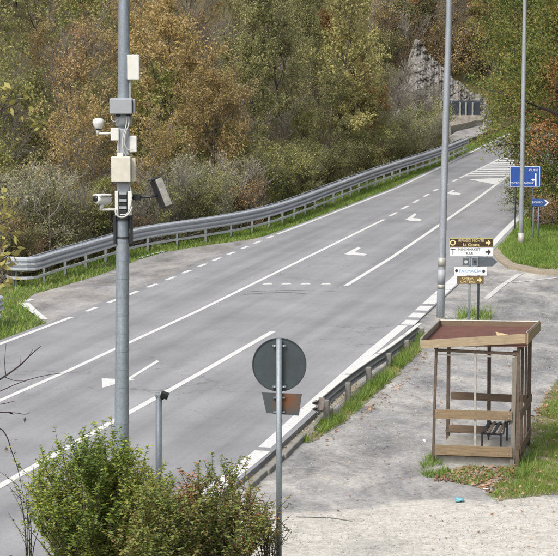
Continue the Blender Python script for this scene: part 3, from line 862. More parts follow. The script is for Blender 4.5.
cable([(116, 208, -0.2), (117, 214, -0.22), (123, 217, -0.22), (130, 213, -0.22), (133, 206, -0.2)], 0.014)
cable([(130, 184, -0.14), (132.5, 192, -0.18), (132, 203, -0.2), (128, 214, -0.2), (121, 213.5, -0.2)], 0.010)
# bullet camera on the lower arm
c0 = PP(103.5, 199.5, -0.1)
bc = MB().tube([c0 + Vector((-0.11, -0.10, 0.03)), c0 + Vector((-0.09, -0.08, 0.025)), c0 + Vector((0.07, 0.1, -0.01)), c0 + Vector((0.10, 0.14, -0.015))], [0.07, 0.085, 0.085, 0.05], 14).build('bullet_camera', 'white_plastic', pol, True)
MB().box(c0 + Vector((-0.01, -0.01, 0.085)), (0.25, 0.2, 0.03), Matrix.Rotation(0.8, 3, 'Z'), 0.01).build('hood', 'white_plastic', bc)
MB().tube([c0 + Vector((-0.125, -0.115, 0.034)), c0 + Vector((-0.10, -0.09, 0.03))], 0.055, 12).build('lens', 'dark_glass', bc, True)
MB().tube([PP(100.5, 209, -0.1), PP(116, 209, -0.1)], 0.02, 8).build('arm', 'white_plastic', pol, True)
MB().tube([PP(101.5, 209.5, -0.1), PP(103, 203, -0.1)], 0.03, 8).build('arm', 'white_plastic', pol, True)
# flat panel on a black arm
MB().tube([PP(131, 198, 0), PP(150, 196.8, 0), PP(157, 196, 0)], 0.022, 8).build('arm', 'black', pol, True)
pbox('arm_clamp', 133, 140.5, 194.2, 200.2, 0.1, 'black', 0)
a = PP(157, 180, 0); b = PP(167.5, 206, 0)
ang = math.atan2(b.x - a.x, a.z - b.z)
rot = Matrix.Rotation(-ang, 3, 'Y') @ Matrix.Rotation(0.45, 3, 'Z')
pc = PP(161.4, 192.4, 0)
fp = MB().box(pc, (0.13, 0.24, 0.50), rot, 0.012).build('flat_panel', 'alu', pol)
MB().box(pc + rot @ Vector((-0.075, 0, 0)), (0.024, 0.22, 0.47), rot, 0.004).build('panel_back', 'black', fp)
MB().box(pc + rot @ Vector((-0.02, 0, 0.262)), (0.17, 0.25, 0.018), rot, 0.004).build('panel_edge', 'black', fp)
MB().box(pc + rot @ Vector((-0.01, 0, -0.262)), (0.15, 0.25, 0.018), rot, 0.004).build('panel_edge', 'black', fp)
pbox('side_battery', 113.6, 117.0, 215, 243.5, 0.2, 'black', 0, 0.012)
pbox('side_battery', 129.6, 132.8, 215, 243.5, 0.2, 'black', 0, 0.012)
MB().tube([PP(123, 217.5), PP(123, 219.5)], 0.14, 18).build('clamp_band', 'black', pol, True)
MB().tube([PP(123, 236), PP(123, 237.6)], 0.128, 18).build('clamp_band', 'black', pol, True)
# head of the pole, above the picture
hz = 12.2
MB().tube([(0.173, 0, hz - 0.1), (0.173, 0.0, hz + 0.1), (0.3, 0.7, hz + 0.35), (0.5, 1.5, hz + 0.45)], [0.085, 0.06, 0.05, 0.045], 10).build('lamp_arm', 'pole', pol, True)
MB().box((0.6, 1.85, hz + 0.47), (0.3, 0.75, 0.14), Matrix.Rotation(-0.28, 3, 'Z'), 0.04).build('lamp_head', 'grey_box', pol)

# ------------------------------------------------------------------ street lamps
def street_lamp(label, px, py, r0, r1, h, lean, extras, group='street lamps beside the junction'):
    b = G(px, py, AZ)
    t = thing('street_lamp', label, 'street lamp', b, 0, group)
    pole_tube(h, r0, r1, 16, 10, (lean, 0)).build('pole', 'pole2', t, True)
    MB().tube([(lean * h, 0, h - 0.05), (lean * h, 0, h + 0.15), (lean * h - 0.5, 0.1, h + 0.4), (lean * h - 1.4, 0.2, h + 0.5)], [r1, 0.05, 0.045, 0.04], 10).build('lamp_arm', 'pole2', t, True)
    MB().box((lean * h - 1.7, 0.23, h + 0.51), (0.72, 0.28, 0.13), None, 0.04).build('lamp_head', 'grey_box', t)
    MB().tube([(0, 0, -0.1), (0, 0, 0.12)], [r0 + 0.1, r0 + 0.06], 12).build('footing', 'slab', t)
    for nm, z0, z1, dr, m in extras:
        r = r0 + (r1 - r0) * z0 / h + dr
        MB().tube([(lean * z0, 0, z0), (lean * z1, 0, z1)], r, 16).build(nm, m, t, True)
    return t
s1 = 317 / HC
street_lamp('tall grey street lamp with white stickers rising behind the guardrail and bus shelter', 440.2, 321, 0.125, 0.085, 11.5, 0.019, [('sticker', (317 - 261.5) / s1, (317 - 252.5) / s1, 0.003, 'alu'), ('dark_band', (317 - 279.5) / s1, (317 - 264.5) / s1, 0.002, 'grey_box'), ('sticker', (317 - 284) / s1, (317 - 279.6) / s1, 0.004, 'alu')])
street_lamp('tall grey street lamp standing on the grass island before the blue sign', 521, 246.5, 0.10, 0.075, 11.5, 0.002, [('sleeve', 0.02, 0.55, 0.03, 'alu'), ('base_ring', 0.0, 0.1, 0.06, 'black')])

# ------------------------------------------------------------------ round sign seen from behind
YS = 36.8
b = AT(279, 590, YS); b.z = AZ
rs = thing('road_sign', 'round road sign seen from its dark back with a rusty plate below', 'road sign', b)
def SP(px, py, dy=0.0):
    v = AT(px, py, YS) - b; v.y += dy; return v
ztop = SP(279, 339).z
MB().tube([(0.0, 0, -0.3), (0.0, 0, ztop)], 0.048, 14).build('post', 'post', rs, True)
MB().tube([(0, 0, ztop), (0, 0, ztop + 0.012)], [0.05, 0.04], 14).build('post_cap', 'post', rs)
c = SP(279.3, 365.4, 0.075)
disc = MB().tube([c + Vector((0, 0.004, 0)), c + Vector((0, 0.008, 0))], 0.452, 64).build('disc', 'sign_back', rs)
mb = MB()
rim = []
for k in range(64):
    a = 2 * math.pi * k / 64
    for rr, dy in ((0.462, -0.012), (0.462, 0.012), (0.448, 0.0), (0.448, -0.012)):
        mb.v.append(tuple(c + Vector((rr * math.cos(a), dy, rr * math.sin(a)))))
for k in range(64):
    k2 = (k + 1) % 64
    for j in range(4): mb.f.append((k * 4 + j, k * 4 + (j + 1) % 4, k2 * 4 + (j + 1) % 4, k2 * 4 + j))
mb.build('rim', 'sign_rim', disc)
for py in (346, 387):
    q = SP(279, py, 0.035)
    MB().box(q, (0.24, 0.03, 0.03), None, 0.004).build('clamp', 'post', rs)
    for sx in (-1, 1): MB().tube([q + Vector((sx * 0.075, -0.02, 0)), q + Vector((sx * 0.075, -0.035, 0))], 0.014, 6).build('bolt', 'galv', rs)
for py in (398, 412.5):
    q = SP(279, py, 0.035)
    MB().box(q, (0.2, 0.03, 0.028), None, 0.004).build('clamp', 'post', rs)
pl = [SP(261.8, 393.2, 0), SP(302, 394.6, 0), SP(299, 416.5, 0), SP(266.2, 413.6, 0)]
pm, pn, pb, _ = new_mat('rusty_plate')
tn = noise(pn, 3.2, 6, 0.7); gr_ = noise(pn, 9, 6, 0.7)
tc = pn.nodes.new('ShaderNodeTexCoord'); vd = pn.nodes.new('ShaderNodeVectorMath'); vd.operation = 'DISTANCE'
q0 = SP(287, 401, 0.066); vd.inputs[1].default_value = q0
pn.links.new(tc.outputs['Object'], vd.inputs[0])
mm = pn.nodes.new('ShaderNodeMath'); mm.operation = 'MULTIPLY_ADD'; pn.links.new(gr_.outputs[0], mm.inputs[0]); mm.inputs[1].default_value = 0.35; pn.links.new(vd.outputs['Value'], mm.inputs[2])
rr_ = ramp(pn, [(0.22, (0.15, 0.065, 0.03)), (0.32, (0.12, 0.07, 0.045)), (0.45, (0.065, 0.075, 0.08))])
pn.links.new(mm.outputs[0], rr_.inputs[0]); pn.links.new(rr_.outputs[0], pb.inputs['Base Color']); pb.inputs['Roughness'].default_value = 0.7
M['rusty_plate'] = pm
pp = MB().prism([(p.x, p.z) for p in pl], X_, Z_, Y_, (0, 0.066, 0), 0, 0.012).build('plate', 'rusty_plate', rs)
pp['label'] = 'small plate with a rust stain'

# ------------------------------------------------------------------ short post with a spotlight
YQ = 38.2
b = AT(160, 560, YQ); b.z = AZ
ps = thing('spotlight_post', 'slim grey post with a small black spotlight rising from the bushes', 'light post', b)
zt = (AT(160, 396, YQ) - b).z
MB().tube([(-0.03, 0, -0.2), (0.0, 0, zt)], 0.055, 12).build('post', 'post', ps, True)
MB().box((0, 0, zt + 0.015), (0.13, 0.12, 0.05), None, 0.01).build('cap', 'grey_box', ps)
hd = MB().box((0.10, -0.02, zt + 0.02), (0.14, 0.16, 0.11), Matrix.Rotation(0.35, 3, 'Y'), 0.015).build('lamp_head', 'black', ps)
MB().box((0.10, -0.105, zt + 0.02), (0.11, 0.008, 0.08), Matrix.Rotation(0.35, 3, 'Y')).build('lens', 'dark_glass', hd)
MB().tube([(0.02, 0, zt - 0.06), (0.08, -0.01, zt - 0.05), (0.1, -0.02, zt)], 0.014, 6).build('bracket', 'black', ps)

# ------------------------------------------------------------------ bus shelter
fl = G(433, 463, AZ)
sh = thing('bus_shelter', 'dilapidated open bus shelter of brown steel and planks with a red roof tray', 'bus shelter', fl, -R(12.5))
W, D = 1.82, 2.25
def B(name, c, size, mat, rot=None, bev=0.0, parent=None): return MB().box(c, size, rot, bev).build(name, mat, parent or sh)
slab = B('base_slab', (W / 2, D / 2 + 0.02, 0.08), (W - 0.10, D - 0.12, 0.24), 'slab', None, 0.02)
for (x, y, h, lx_, s) in ((0, 0, 2.58, 0.05, 0.055), (0, D, 2.6, 0.0, 0.075), (W / 2 + 0.02, D, 2.6, -0.02, 0.075), (W, D, 2.62, 0.0, 0.08)):
    pts = [(x, y, -0.1), (x + lx_, y, h)]
    mb = MB()
    ax = Vector((lx_, 0, h + 0.1)).normalized()
    mb.box((x + lx_ / 2, y, h / 2 - 0.05), (s, s, h + 0.1), Matrix.Rotation(math.atan2(lx_, h), 3, 'Y'), 0.006)
    mb.build('post', 'shelter_metal', sh)
B('post', (W, 0, 1.29), (0.07, 0.07, 2.64), 'shelter_metal', None, 0.006)
B('corner_post', (W - 0.095, 0.05, 1.22), (0.10, 0.12, 2.56), 'post_wood', Matrix.Rotation(0.01, 3, 'Y'), 0.008)
B('side_post', (W, D * 0.33, 1.3), (0.06, 0.06, 2.56), 'shelter_metal', None, 0.006)
B('side_post', (W, D * 0.66, 1.3), (0.05, 0.05, 2.56), 'plank_dark', None, 0.006)
B('front_mullion', (W * 0.5 - 0.01, -0.005, 1.41), (0.05, 0.04, 2.18), 'alu', Matrix.Rotation(-0.012, 3, 'Y'), 0.004)
B('top_beam', (W / 2 + 0.02, 0, 2.46), (W - 0.1, 0.06, 0.06), 'shelter_metal', Matrix.Rotation(0.015, 3, 'Y'), 0.004)
B('top_beam', (W / 2, 0.0, 2.375), (W - 0.16, 0.04, 0.03), 'alu', None, 0.003)
B('top_beam', (W / 2, D, 2.54), (W - 0.1, 0.06, 0.07), 'shelter_metal', None, 0.004)
B('top_beam', (0.02, D / 2, 2.52), (0.06, D - 0.1, 0.07), 'shelter_metal', None, 0.004)
B('top_beam', (W, D / 2, 2.555), (0.06, D - 0.1, 0.07), 'shelter_metal', None, 0.004)
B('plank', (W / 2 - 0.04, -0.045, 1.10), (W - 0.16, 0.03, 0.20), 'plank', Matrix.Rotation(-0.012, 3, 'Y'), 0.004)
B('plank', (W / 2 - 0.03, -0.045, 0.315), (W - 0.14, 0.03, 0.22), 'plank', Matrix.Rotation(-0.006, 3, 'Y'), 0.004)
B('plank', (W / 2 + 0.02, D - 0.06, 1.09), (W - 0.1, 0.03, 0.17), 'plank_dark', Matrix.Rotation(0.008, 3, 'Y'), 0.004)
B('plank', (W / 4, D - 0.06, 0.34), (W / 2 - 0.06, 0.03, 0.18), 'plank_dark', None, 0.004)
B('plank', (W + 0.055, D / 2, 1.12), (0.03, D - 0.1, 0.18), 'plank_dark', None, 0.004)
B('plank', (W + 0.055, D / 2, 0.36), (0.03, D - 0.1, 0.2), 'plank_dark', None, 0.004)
B('lower_bar', (0.12, D - 0.1, 0.28), (0.36, 0.025, 0.025), 'shelter_metal', Matrix.Rotation(0.1, 3, 'Y'))
B('sill_bar', (W / 2, 0.0, 0.195), (W - 0.1, 0.04, 0.03), 'shelter_metal')
B('floor_angle', (W, D / 2, 0.2), (0.05, D - 0.08, 0.05), 'shelter_metal')
# roof tray
UP = 0.13
x0, x1, y0, y1 = -0.25, W + 0.18, -0.16, D + 0.22
deck = MB().add([(x0, y0, 2.44 + UP), (x1, y0, 2.50 + UP), (x1, y1, 2.52 + UP), (x0, y1, 2.47 + UP), (x0, y0, 2.47 + UP), (x1, y0, 2.53 + UP), (x1, y1, 2.55 + UP), (x0, y1, 2.50 + UP)], [(3, 2, 1, 0), (4, 5, 6, 7), (0, 1, 5, 4), (1, 2, 6, 5), (2, 3, 7, 6), (3, 0, 4, 7)]).build('roof', 'roof_red', sh)
def board(name, a, bb, h0, h1, th, mat, parent):
    a, bb = Vector(a), Vector(bb); t = (bb - a); t.z = 0; t.normalize(); nn = Vector((t.y, -t.x, 0)) * th
    vs = [a, bb, bb + Z_ * h1, a + Z_ * h0]; vs = vs + [v + nn for v in vs]
    return MB().add(vs, [(0, 1, 2, 3), (7, 6, 5, 4), (0, 4, 5, 1), (1, 5, 6, 2), (2, 6, 7, 3), (3, 7, 4, 0)]).build(name, mat, parent)
board('fascia_board', (x0, y0 - 0.004, 2.395 + UP), (x1 - 0.02, y0 - 0.004, 2.585 + UP), 0.175, 0.2, 0.035, 'fascia', deck)
mb = MB().add([(x1 - 0.62, y0 - 0.002, 2.71 + UP), (x1 - 0.36, y0 - 0.002, 2.74 + UP), (x1 - 0.50, y0 - 0.002, 2.77 + UP), (x1 - 0.66, y0 - 0.002, 2.80 + UP), (x1 - 0.62, y0 + 0.02, 2.71 + UP), (x1 - 0.36, y0 + 0.02, 2.74 + UP), (x1 - 0.50, y0 + 0.02, 2.77 + UP), (x1 - 0.66, y0 + 0.02, 2.80 + UP)], [(0, 1, 2, 3), (7, 6, 5, 4), (0, 4, 5, 1), (1, 5, 6, 2), (2, 6, 7, 3), (3, 7, 4, 0)])
mb.build('splintered_edge', 'fascia_break', deck)
board('rim_board', (x0, y1, 2.42 + UP), (x0, y0, 2.42 + UP), 0.2, 0.19, 0.03, 'rim', deck)
board('rim_board', (x1, y0, 2.56 + UP), (x1, y1, 2.46 + UP), 0.24, 0.2, 0.03, 'fascia', deck)
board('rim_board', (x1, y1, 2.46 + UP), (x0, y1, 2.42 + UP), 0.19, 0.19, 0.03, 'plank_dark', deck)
for a_, b_ in (((x0 + 0.01, y1, 2.63 + UP), (x0 + 0.01, y0, 2.622 + UP)), ((x1 + 0.0, y0, 2.815 + UP), (x1, y1, 2.675 + UP)), ((x1, y1 + 0.01, 2.665 + UP), (x0, y1 + 0.01, 2.625 + UP))):
    MB().tube([a_, b_], 0.018, 6).build('rim_strip', 'rim', deck)
for z_ in (1.14, 1.06, 0.36, 0.27):
    for x_ in (0.08, W - 0.19): MB().tube([(x_, -0.072, z_), (x_, -0.058, z_)], 0.012, 6).build('bolt', 'rim', sh)
# bench
bn = MB()
bx0, bx1, by0, by1, sz = 0.95, 1.42, 0.62, 1.78, 0.60
bench = B('bench', ((bx0 + bx1) / 2, by0, sz - 0.03), (bx1 - bx0, 0.04, 0.04), 'black')
B('bench_bar', ((bx0 + bx1) / 2, by1, sz - 0.03), (bx1 - bx0, 0.04, 0.04), 'black', parent=bench)
for k in range(4): B('slat', (bx0 + 0.05 + k * 0.115, (by0 + by1) / 2, sz + 0.005), (0.065, by1 - by0 + 0.1, 0.022), 'plank_dark' if k % 2 else 'black', parent=bench)
for k in range(2): B('slat', (bx1 + 0.06, (by0 + by1) / 2, sz + 0.16 + k * 0.14), (0.02, by1 - by0 + 0.1, 0.1), 'black', Matrix.Rotation(0.12, 3, 'Y'), parent=bench)
for y in (by0, by1):
    for x in (bx0 + 0.03, bx1 - 0.03): B('leg', (x, y, (sz + 0.2) / 2 - 0.02), (0.035, 0.035, sz - 0.22), 'black', parent=bench)
    B('back_bar', (bx1 + 0.045, y, sz + 0.16), (0.03, 0.035, 0.38), 'black', Matrix.Rotation(0.12, 3, 'Y'), parent=bench)

# ------------------------------------------------------------------ signs
def text_obj(txt, size, mat, parent, loc, rot=(math.pi / 2, 0, 0), name='lettering', align='CENTER', sx=1.0):
    cu = bpy.data.curves.new(name, 'FONT'); cu.body = txt; cu.size = size; cu.align_x = align; cu.align_y = 'CENTER'
    cu.extrude = 0.0015; cu.resolution_u = 2
    o = bpy.data.objects.new(name + '_curve', cu); COL.objects.link(o)
    dg = bpy.context.evaluated_depsgraph_get()
    me = bpy.data.meshes.new_from_object(o.evaluated_get(dg))
    bpy.data.objects.remove(o); bpy.data.curves.remove(cu)
    me.materials.clear(); me.materials.append(M[mat])
    ob = bpy.data.objects.new(name, me); COL.objects.link(ob); ob.parent = parent
    ob.location = loc; ob.rotation_euler = rot; ob.scale = (sx, 1, 1)
    return ob
YD = HC * F / 345.0
ds = G(479, 345, AZ); YD = ds.y
dsn = thing('direction_sign', 'stack of brown, white and grey direction signs on two posts behind the shelter', 'direction sign', ds)
def DP(px, py, dy=0.0):
    v = AT(px, py, YD) - ds; v.y += dy; return v
def plate(px0, px1, py0, py1, mat, dy, name='sign_plate', poly=None, bev=0.0):
    a, b_ = DP(px0, py0), DP(px1, py1)
    if poly: pts = [(DP(x, y).x, DP(x, y).z) for x, y in poly]
    else: pts = [(a.x, b_.z), (b_.x, b_.z), (b_.x, a.z), (a.x, a.z)]
    return MB().prism(pts, X_, Z_, Y_, (0, dy, 0), 0, 0.012).build(name, mat, dsn)
for px in (479, 470):
    p = DP(px, 238)
    MB().tube([(p.x, 0, -0.2), (p.x, 0, DP(px, 237.5).z)], 0.032, 10).build('post', 'post' if px == 470 else 'sign_rim', dsn, True)
FD = -0.05
def arrow_r(px, py, w_, h_, mat, parent, dy):
    P2 = [(-w_, -h_ * 0.16), (0.05 * w_, -h_ * 0.16), (-0.15 * w_, -h_ * 0.5), (0.2 * w_, -h_ * 0.5), (w_, 0), (0.2 * w_, h_ * 0.5), (-0.15 * w_, h_ * 0.5), (0.05 * w_, h_ * 0.16), (-w_, h_ * 0.16)]
    c = DP(px, py)
    MB().prism([(c.x + a, c.z + b_) for a, b_ in P2], X_, Z_, Y_, (0, dy, 0), -0.003, 0).build('arrow', mat, parent)
def disc_mark(px, py, r, mat, parent, dy):
    c = DP(px, py)
    MB().prism([(c.x + r * math.cos(k * math.pi / 8), c.z + r * math.sin(k * math.pi / 8)) for k in range(16)], X_, Z_, Y_, (0, dy, 0), -0.003, 0).build('emblem', mat, parent)
def border(parent, px0, px1, py0, py1, mat, dy, t=0.012):
    a, b_ = DP(px0, py0), DP(px1, py1)
    mb = MB()
    for (cx, cz, sx_, sz_) in (((a.x + b_.x) / 2, a.z - t, b_.x - a.x - t, t), ((a.x + b_.x) / 2, b_.z + t, b_.x - a.x - t, t), (a.x + t, (a.z + b_.z) / 2, t, a.z - b_.z - 2.2 * t), (b_.x - t, (a.z + b_.z) / 2, t, a.z - b_.z - 2.2 * t)):
        mb.box((cx, dy - 0.0015, cz), (sx_, 0.003, sz_))
    mb.build('border', mat, parent)
def txt(s, px, py, size, mat, parent, dy, sx=1.0):
    c = DP(px, py); text_obj(s, size, mat, parent, (c.x, dy - 0.0018, c.z), sx=sx)
t1 = plate(449, 493, 238, 247.2, 'brown_sign', FD); border(t1, 449, 493, 238, 247.2, 'yellow_print', FD, 0.009)
disc_mark(452.6, 242.5, 0.085, 'yellow_print', t1, FD)
disc_mark(452.6, 242.5, 0.05, 'brown_sign', t1, FD - 0.0035)
txt('RIFUGIO MONTE', 471, 240.6, 0.105, 'yellow_print', t1, FD, 0.92)
txt('La Grotta', 471, 244.6, 0.12, 'yellow_print', t1, FD)
arrow_r(488, 242.6, 0.075, 0.15, 'yellow_print', t1, FD)
t2 = plate(450, 493, 247.6, 256, 'white_sign', FD)
txt('T', 452.8, 251.8, 0.24, 'black_print', t2, FD)
txt('MINIMARKET', 469, 249.4, 0.105, 'black_print', t2, FD, 1.05)
txt('BAR', 469.5, 253.6, 0.115, 'black_print', t2, FD)
arrow_r(488, 251.8, 0.08, 0.15, 'black_print', t2, FD)
t3 = plate(462.3, 469.3, 257.3, 266, 'grey_sign', FD)
border(t3, 462.3, 469.3, 257.3, 266, 'cable', FD, 0.008); disc_mark(465.8, 261.7, 0.05, 'cable', t3, FD)
t3b = plate(471.3, 478, 257.3, 266, 'grey_sign', FD)
border(t3b, 471.3, 478, 257.3, 266, 'cable', FD, 0.008); disc_mark(474.7, 261.7, 0.045, 'black_print', t3b, FD)
t3c = plate(0, 0, 0, 0, 'grey_sign', FD, poly=[(479, 257.2), (492, 257.2), (497.5, 261.6), (492, 266.2), (479, 266.2)])
t4 = plate(454.2, 486.5, 267, 275.2, 'white_sign', FD)
disc_mark(456.4, 270.5, 0.045, 'black_print', t4, FD); disc_mark(483.5, 271, 0.045, 'black_print', t4, FD)
txt('FARMACIA', 470, 271, 0.12, 'blue_print', t4, FD, 1.1)
t5 = plate(457, 483.5, 276, 283.6, 'brown_sign2', FD)
txt('CHIESA', 467.5, 278.2, 0.10, 'yellow_print', t5, FD); txt('CIMITERO', 467.5, 281.6, 0.095, 'yellow_print', t5, FD)
arrow_r(479.3, 279.8, 0.07, 0.13, 'yellow_print', t5, FD)
B2 = DP(474, 256.8)
MB().box((DP(474.5, 257).x, -0.03, DP(474, 256.8).z), (0.5, 0.03, 0.03)).build('cross_bar', 'post', dsn)

# blue panel sign
bs = G(524.5, 234, AZ); YB = bs.y
bsn = thing('blue_direction_sign', 'rectangular blue direction panel on two posts beside the tree', 'direction sign', bs)
def BP(px, py): return AT(px, py, YB) - bs
for px in (516, 533.2):
    p = BP(px, 165.5); MB().tube([(p.x, 0.04, -0.2), (p.x, 0.04, p.z)], 0.035, 10).build('post', 'sign_rim', bsn, True)
a, b_ = BP(509.6, 166), BP(540.2, 187)
bp_ = MB().box(((a.x + b_.x) / 2, 0, (a.z + b_.z) / 2), (b_.x - a.x, 0.02, a.z - b_.z), None, 0.004).build('panel', 'blue_sign', bsn)
def bmark(name, pts, mat='white_print'):
    q = [BP(x, y) for x, y in pts]
    MB().prism([(v.x, v.z) for v in q], X_, Z_, Y_, (0, -0.011, 0), -0.003, 0).build(name, mat, bp_)
def rect(x0, x1, y0, y1): return [(x0, y1), (x1, y1), (x1, y0), (x0, y0)]
bmark('route_line', rect(535, 536.4, 173.5, 186)); bmark('route_branch', [(531.2, 179.8), (533.5, 178.2), (533.5, 179.2), (535, 179.4), (535, 180.6), (533.5, 180.6), (533.5, 181.6)])
bmark('border_strip', rect(509.9, 510.3, 166.4, 186.6)); bmark('border_strip', rect(539.4, 539.8, 166.4, 186.6)); bmark('border_strip', rect(510.4, 539.3, 166.4, 166.8)); bmark('border_strip', rect(510.4, 539.3, 186.2, 186.6))
p = BP(533.5, 170.2); text_obj('FIUME', 0.14, 'white_print', bp_, (p.x, -0.0128, p.z))
p = BP(514.6, 183.2); text_obj('CENTRO', 0.12, 'white_print', bp_, (p.x, -0.0128, p.z), sx=0.85)
p = BP(528.3, 183.2); text_obj('STAZIONE', 0.12, 'white_print', bp_, (p.x, -0.0128, p.z), sx=0.8)

ar = G(537, 243, AZ); YA = ar.y
arn = thing('arrow_sign', 'small blue arrow sign pointing right on thin posts at the grass edge', 'direction sign', ar)
def AP(px, py): return AT(px, py, YA) - ar
for px in (533.6, 538.6):
    p = AP(px, 205); MB().tube([(p.x, 0.03, -0.2), (p.x, 0.03, p.z)], 0.028, 8).build('post', 'post', arn, True)
q = [AP(*v) for v in [(531.2, 198.4), (545, 199.2), (549.3, 202.8), (545, 206.4), (531.5, 206)]]
ab = MB().prism([(v.x, v.z) for v in q], X_, Z_, Y_, (0, -0.01, 0), 0, 0.014).build('arrow_plate', 'blue_old', arn)
q = [AP(*v) for v in [(545, 199.4), (549, 202.8), (545, 206.2), (544.4, 205.4), (546.8, 202.8), (544.4, 200.2)]]
MB().prism([(v.x, v.z) for v in q], X_, Z_, Y_, (0, -0.01, 0), -0.003, 0).build('chevron', 'white_print', ab)
p = AP(537.4, 202.4); text_obj('BORGO', 0.12, 'white_print', ab, (p.x, -0.0118, p.z))

# ------------------------------------------------------------------ litter
def crumple(name, label, cat, px, py, size, mat, seed):
    rg_ = random.Random(seed); bm = bmesh.new(); bmesh.ops.create_icosphere(bm, subdivisions=3, radius=1)
    for v in bm.verts: v.co = Vector((v.co.x * size[0], v.co.y * size[1], v.co.z * size[2])) * (rg_.uniform(0.93, 1.05) * (0.85 + 0.25 * math.sin(v.co.x * 2.7 + seed) * math.cos(v.co.y * 3.1 + v.co.z * 2)))
    me = bpy.data.meshes.new(name); bm.to_mesh(me); bm.free(); me.materials.append(M[mat])
    o = bpy.data.objects.new(name, me); COL.objects.link(o); p = G(px, py, AZ); o.location = (p.x, p.y, AZ + size[2] * 0.75)
    return tag(o, label, cat)
crumple('plastic_bag', 'crumpled turquoise plastic bag lying on the asphalt before the shelter', 'litter', 459.5, 501.5, (0.12, 0.17, 0.05), 'blue_litter', 1)
crumple('paper_scrap', 'flat white paper scrap at the edge of the grass beside fallen leaves', 'litter', 485.5, 489.5, (0.09, 0.07, 0.02), 'paper', 2)
crumple('paper_ball', 'small white paper ball on the asphalt left of the shelter post', 'litter', 424, 441.5, (0.05, 0.06, 0.03), 'paper', 3)

# ------------------------------------------------------------------ rock face, wall and panel fence at the bend
YRK = 188.0
def RK(px, py, Y=YRK): return AT(px, py, Y)
mb = MB(); NU, NV = 110, 90
rgk = np.random.default_rng(5)
for j in range(NV + 1):
    for i in range(NU + 1):
        u, v = i / NU, j / NV
        px = 376 + u * 116
        top = np.interp(px, [376, 392, 405, 415, 424, 440, 460, 476, 492], [130, 112, 70, 39, 47, 66, 84, 94, 104])
        top = top + 0.8 * math.sin(px * 0.9) + 0.5 * math.sin(px * 2.3 + 1) + 1.6 * math.sin(px * 0.31) - 0.5
        py = 136 + (top - 136) * v
        Y = YRK - 3 + 9 * v ** 1.2 + 2.2 * abs(u - 0.35)
        p = RK(px, py, Y)
        q1 = p.x * 0.8 + p.z * 0.35; q2 = p.z - p.x * 0.3
        nz_ = 0.5 * vnoise(np.array(q1), np.array(q2), 1.1, 2) + 0.28 * abs(vnoise(np.array(q1), np.array(q2), 3.1, 5)) + 0.16 * abs(vnoise(np.array(q1), np.array(q2), 7.3, 9)) + 0.18 * ((q2 * 1.4) % 1.0)
        mb.v.append((p.x + rgk.normal(0, .02), p.y + float(nz_) + rgk.normal(0, .035), p.z + rgk.normal(0, .02)))
for j in range(NV):
    for i in range(NU):
        a = j * (NU + 1) + i; mb.f.append((a, a + 1, a + NU + 2, a + NU + 1))
# back skirt gives it depth
o = len(mb.v)
for i in range(NU + 1):
    x, y, z = mb.v[NV * (NU + 1) + i]; mb.v.append((x, y + 8, z - 2.5))
for i in range(NU):
    a = NV * (NU + 1) + i; mb.f.append((a, a + 1, o + i + 1, o + i))
struct(mb.build('rock_slope', 'rock', recalc=False))
yw = 178.0
fw = AT(446, 130, yw); fw.z = -0.2
fe = thing('panel_fence', 'dark blue panel fence with pale posts on a stone wall at the bend', 'fence', fw)
def FP(px, py, dy=0): v = AT(px, py, yw) - fw; v.y += dy; return v
def fbox(name, x0, x1, y0, y1, dep, mat, dy=0):
    a, b_ = FP(x0, y0), FP(x1, y1); return MB().box(((a.x + b_.x) / 2, dy, (a.z + b_.z) / 2), (b_.x - a.x, dep, a.z - b_.z), None, 0.01).build(name, mat, fe)
fbox('stone_wall', 441, 482, 115.4, 133, 0.6, 'stone_wall')
for k, (x0, x1) in enumerate(((442, 451), (451.4, 459), (461, 465), (467, 472), (472.6, 480))): fbox('panel', x0, x1, 101.5, 115, 0.08, 'far_panel')
for x in (460, 465.8, 472.3): fbox('post', x - 0.5, x + 0.6, 102.5, 119, 0.14, 'alu', -0.12)
fbox('rail', 441, 482, 100.6, 101.3, 0.12, 'far_panel')
pw = thing('parapet', 'low whitewashed parapet curving along the bend below the stone wall', 'parapet', G(463, 131, 0))
l0 = Vector(pw.location)
pts = [G(a, b_, 0.3) for a, b_ in [(450, 127.5), (458, 125.7), (466, 124), (475, 121.5), (482, 121)]]
sweep(MB(), [(-0.15, -0.6), (0.15, -0.6), (0.15, 0.0), (-0.15, 0.0)], [(p - l0, Vector((0.3, -0.95, 0))) for p in pts]).build('parapet_wall', 'slab', pw)
sweep(MB(), [(-0.2, 0.002), (0.2, 0.002), (0.2, 0.12), (-0.2, 0.12)], [(p - l0, Vector((0.3, -0.95, 0))) for p in pts]).build('coping', 'rim', pw)
struct(sheet('sandy_track', [G(a, b_) for a, b_ in [(447, 137), (456, 131), (472, 126), (486, 122), (488, 130), (476, 136), (466, 139), (452, 142)]], 'layby', -0.05, thick=0.2))

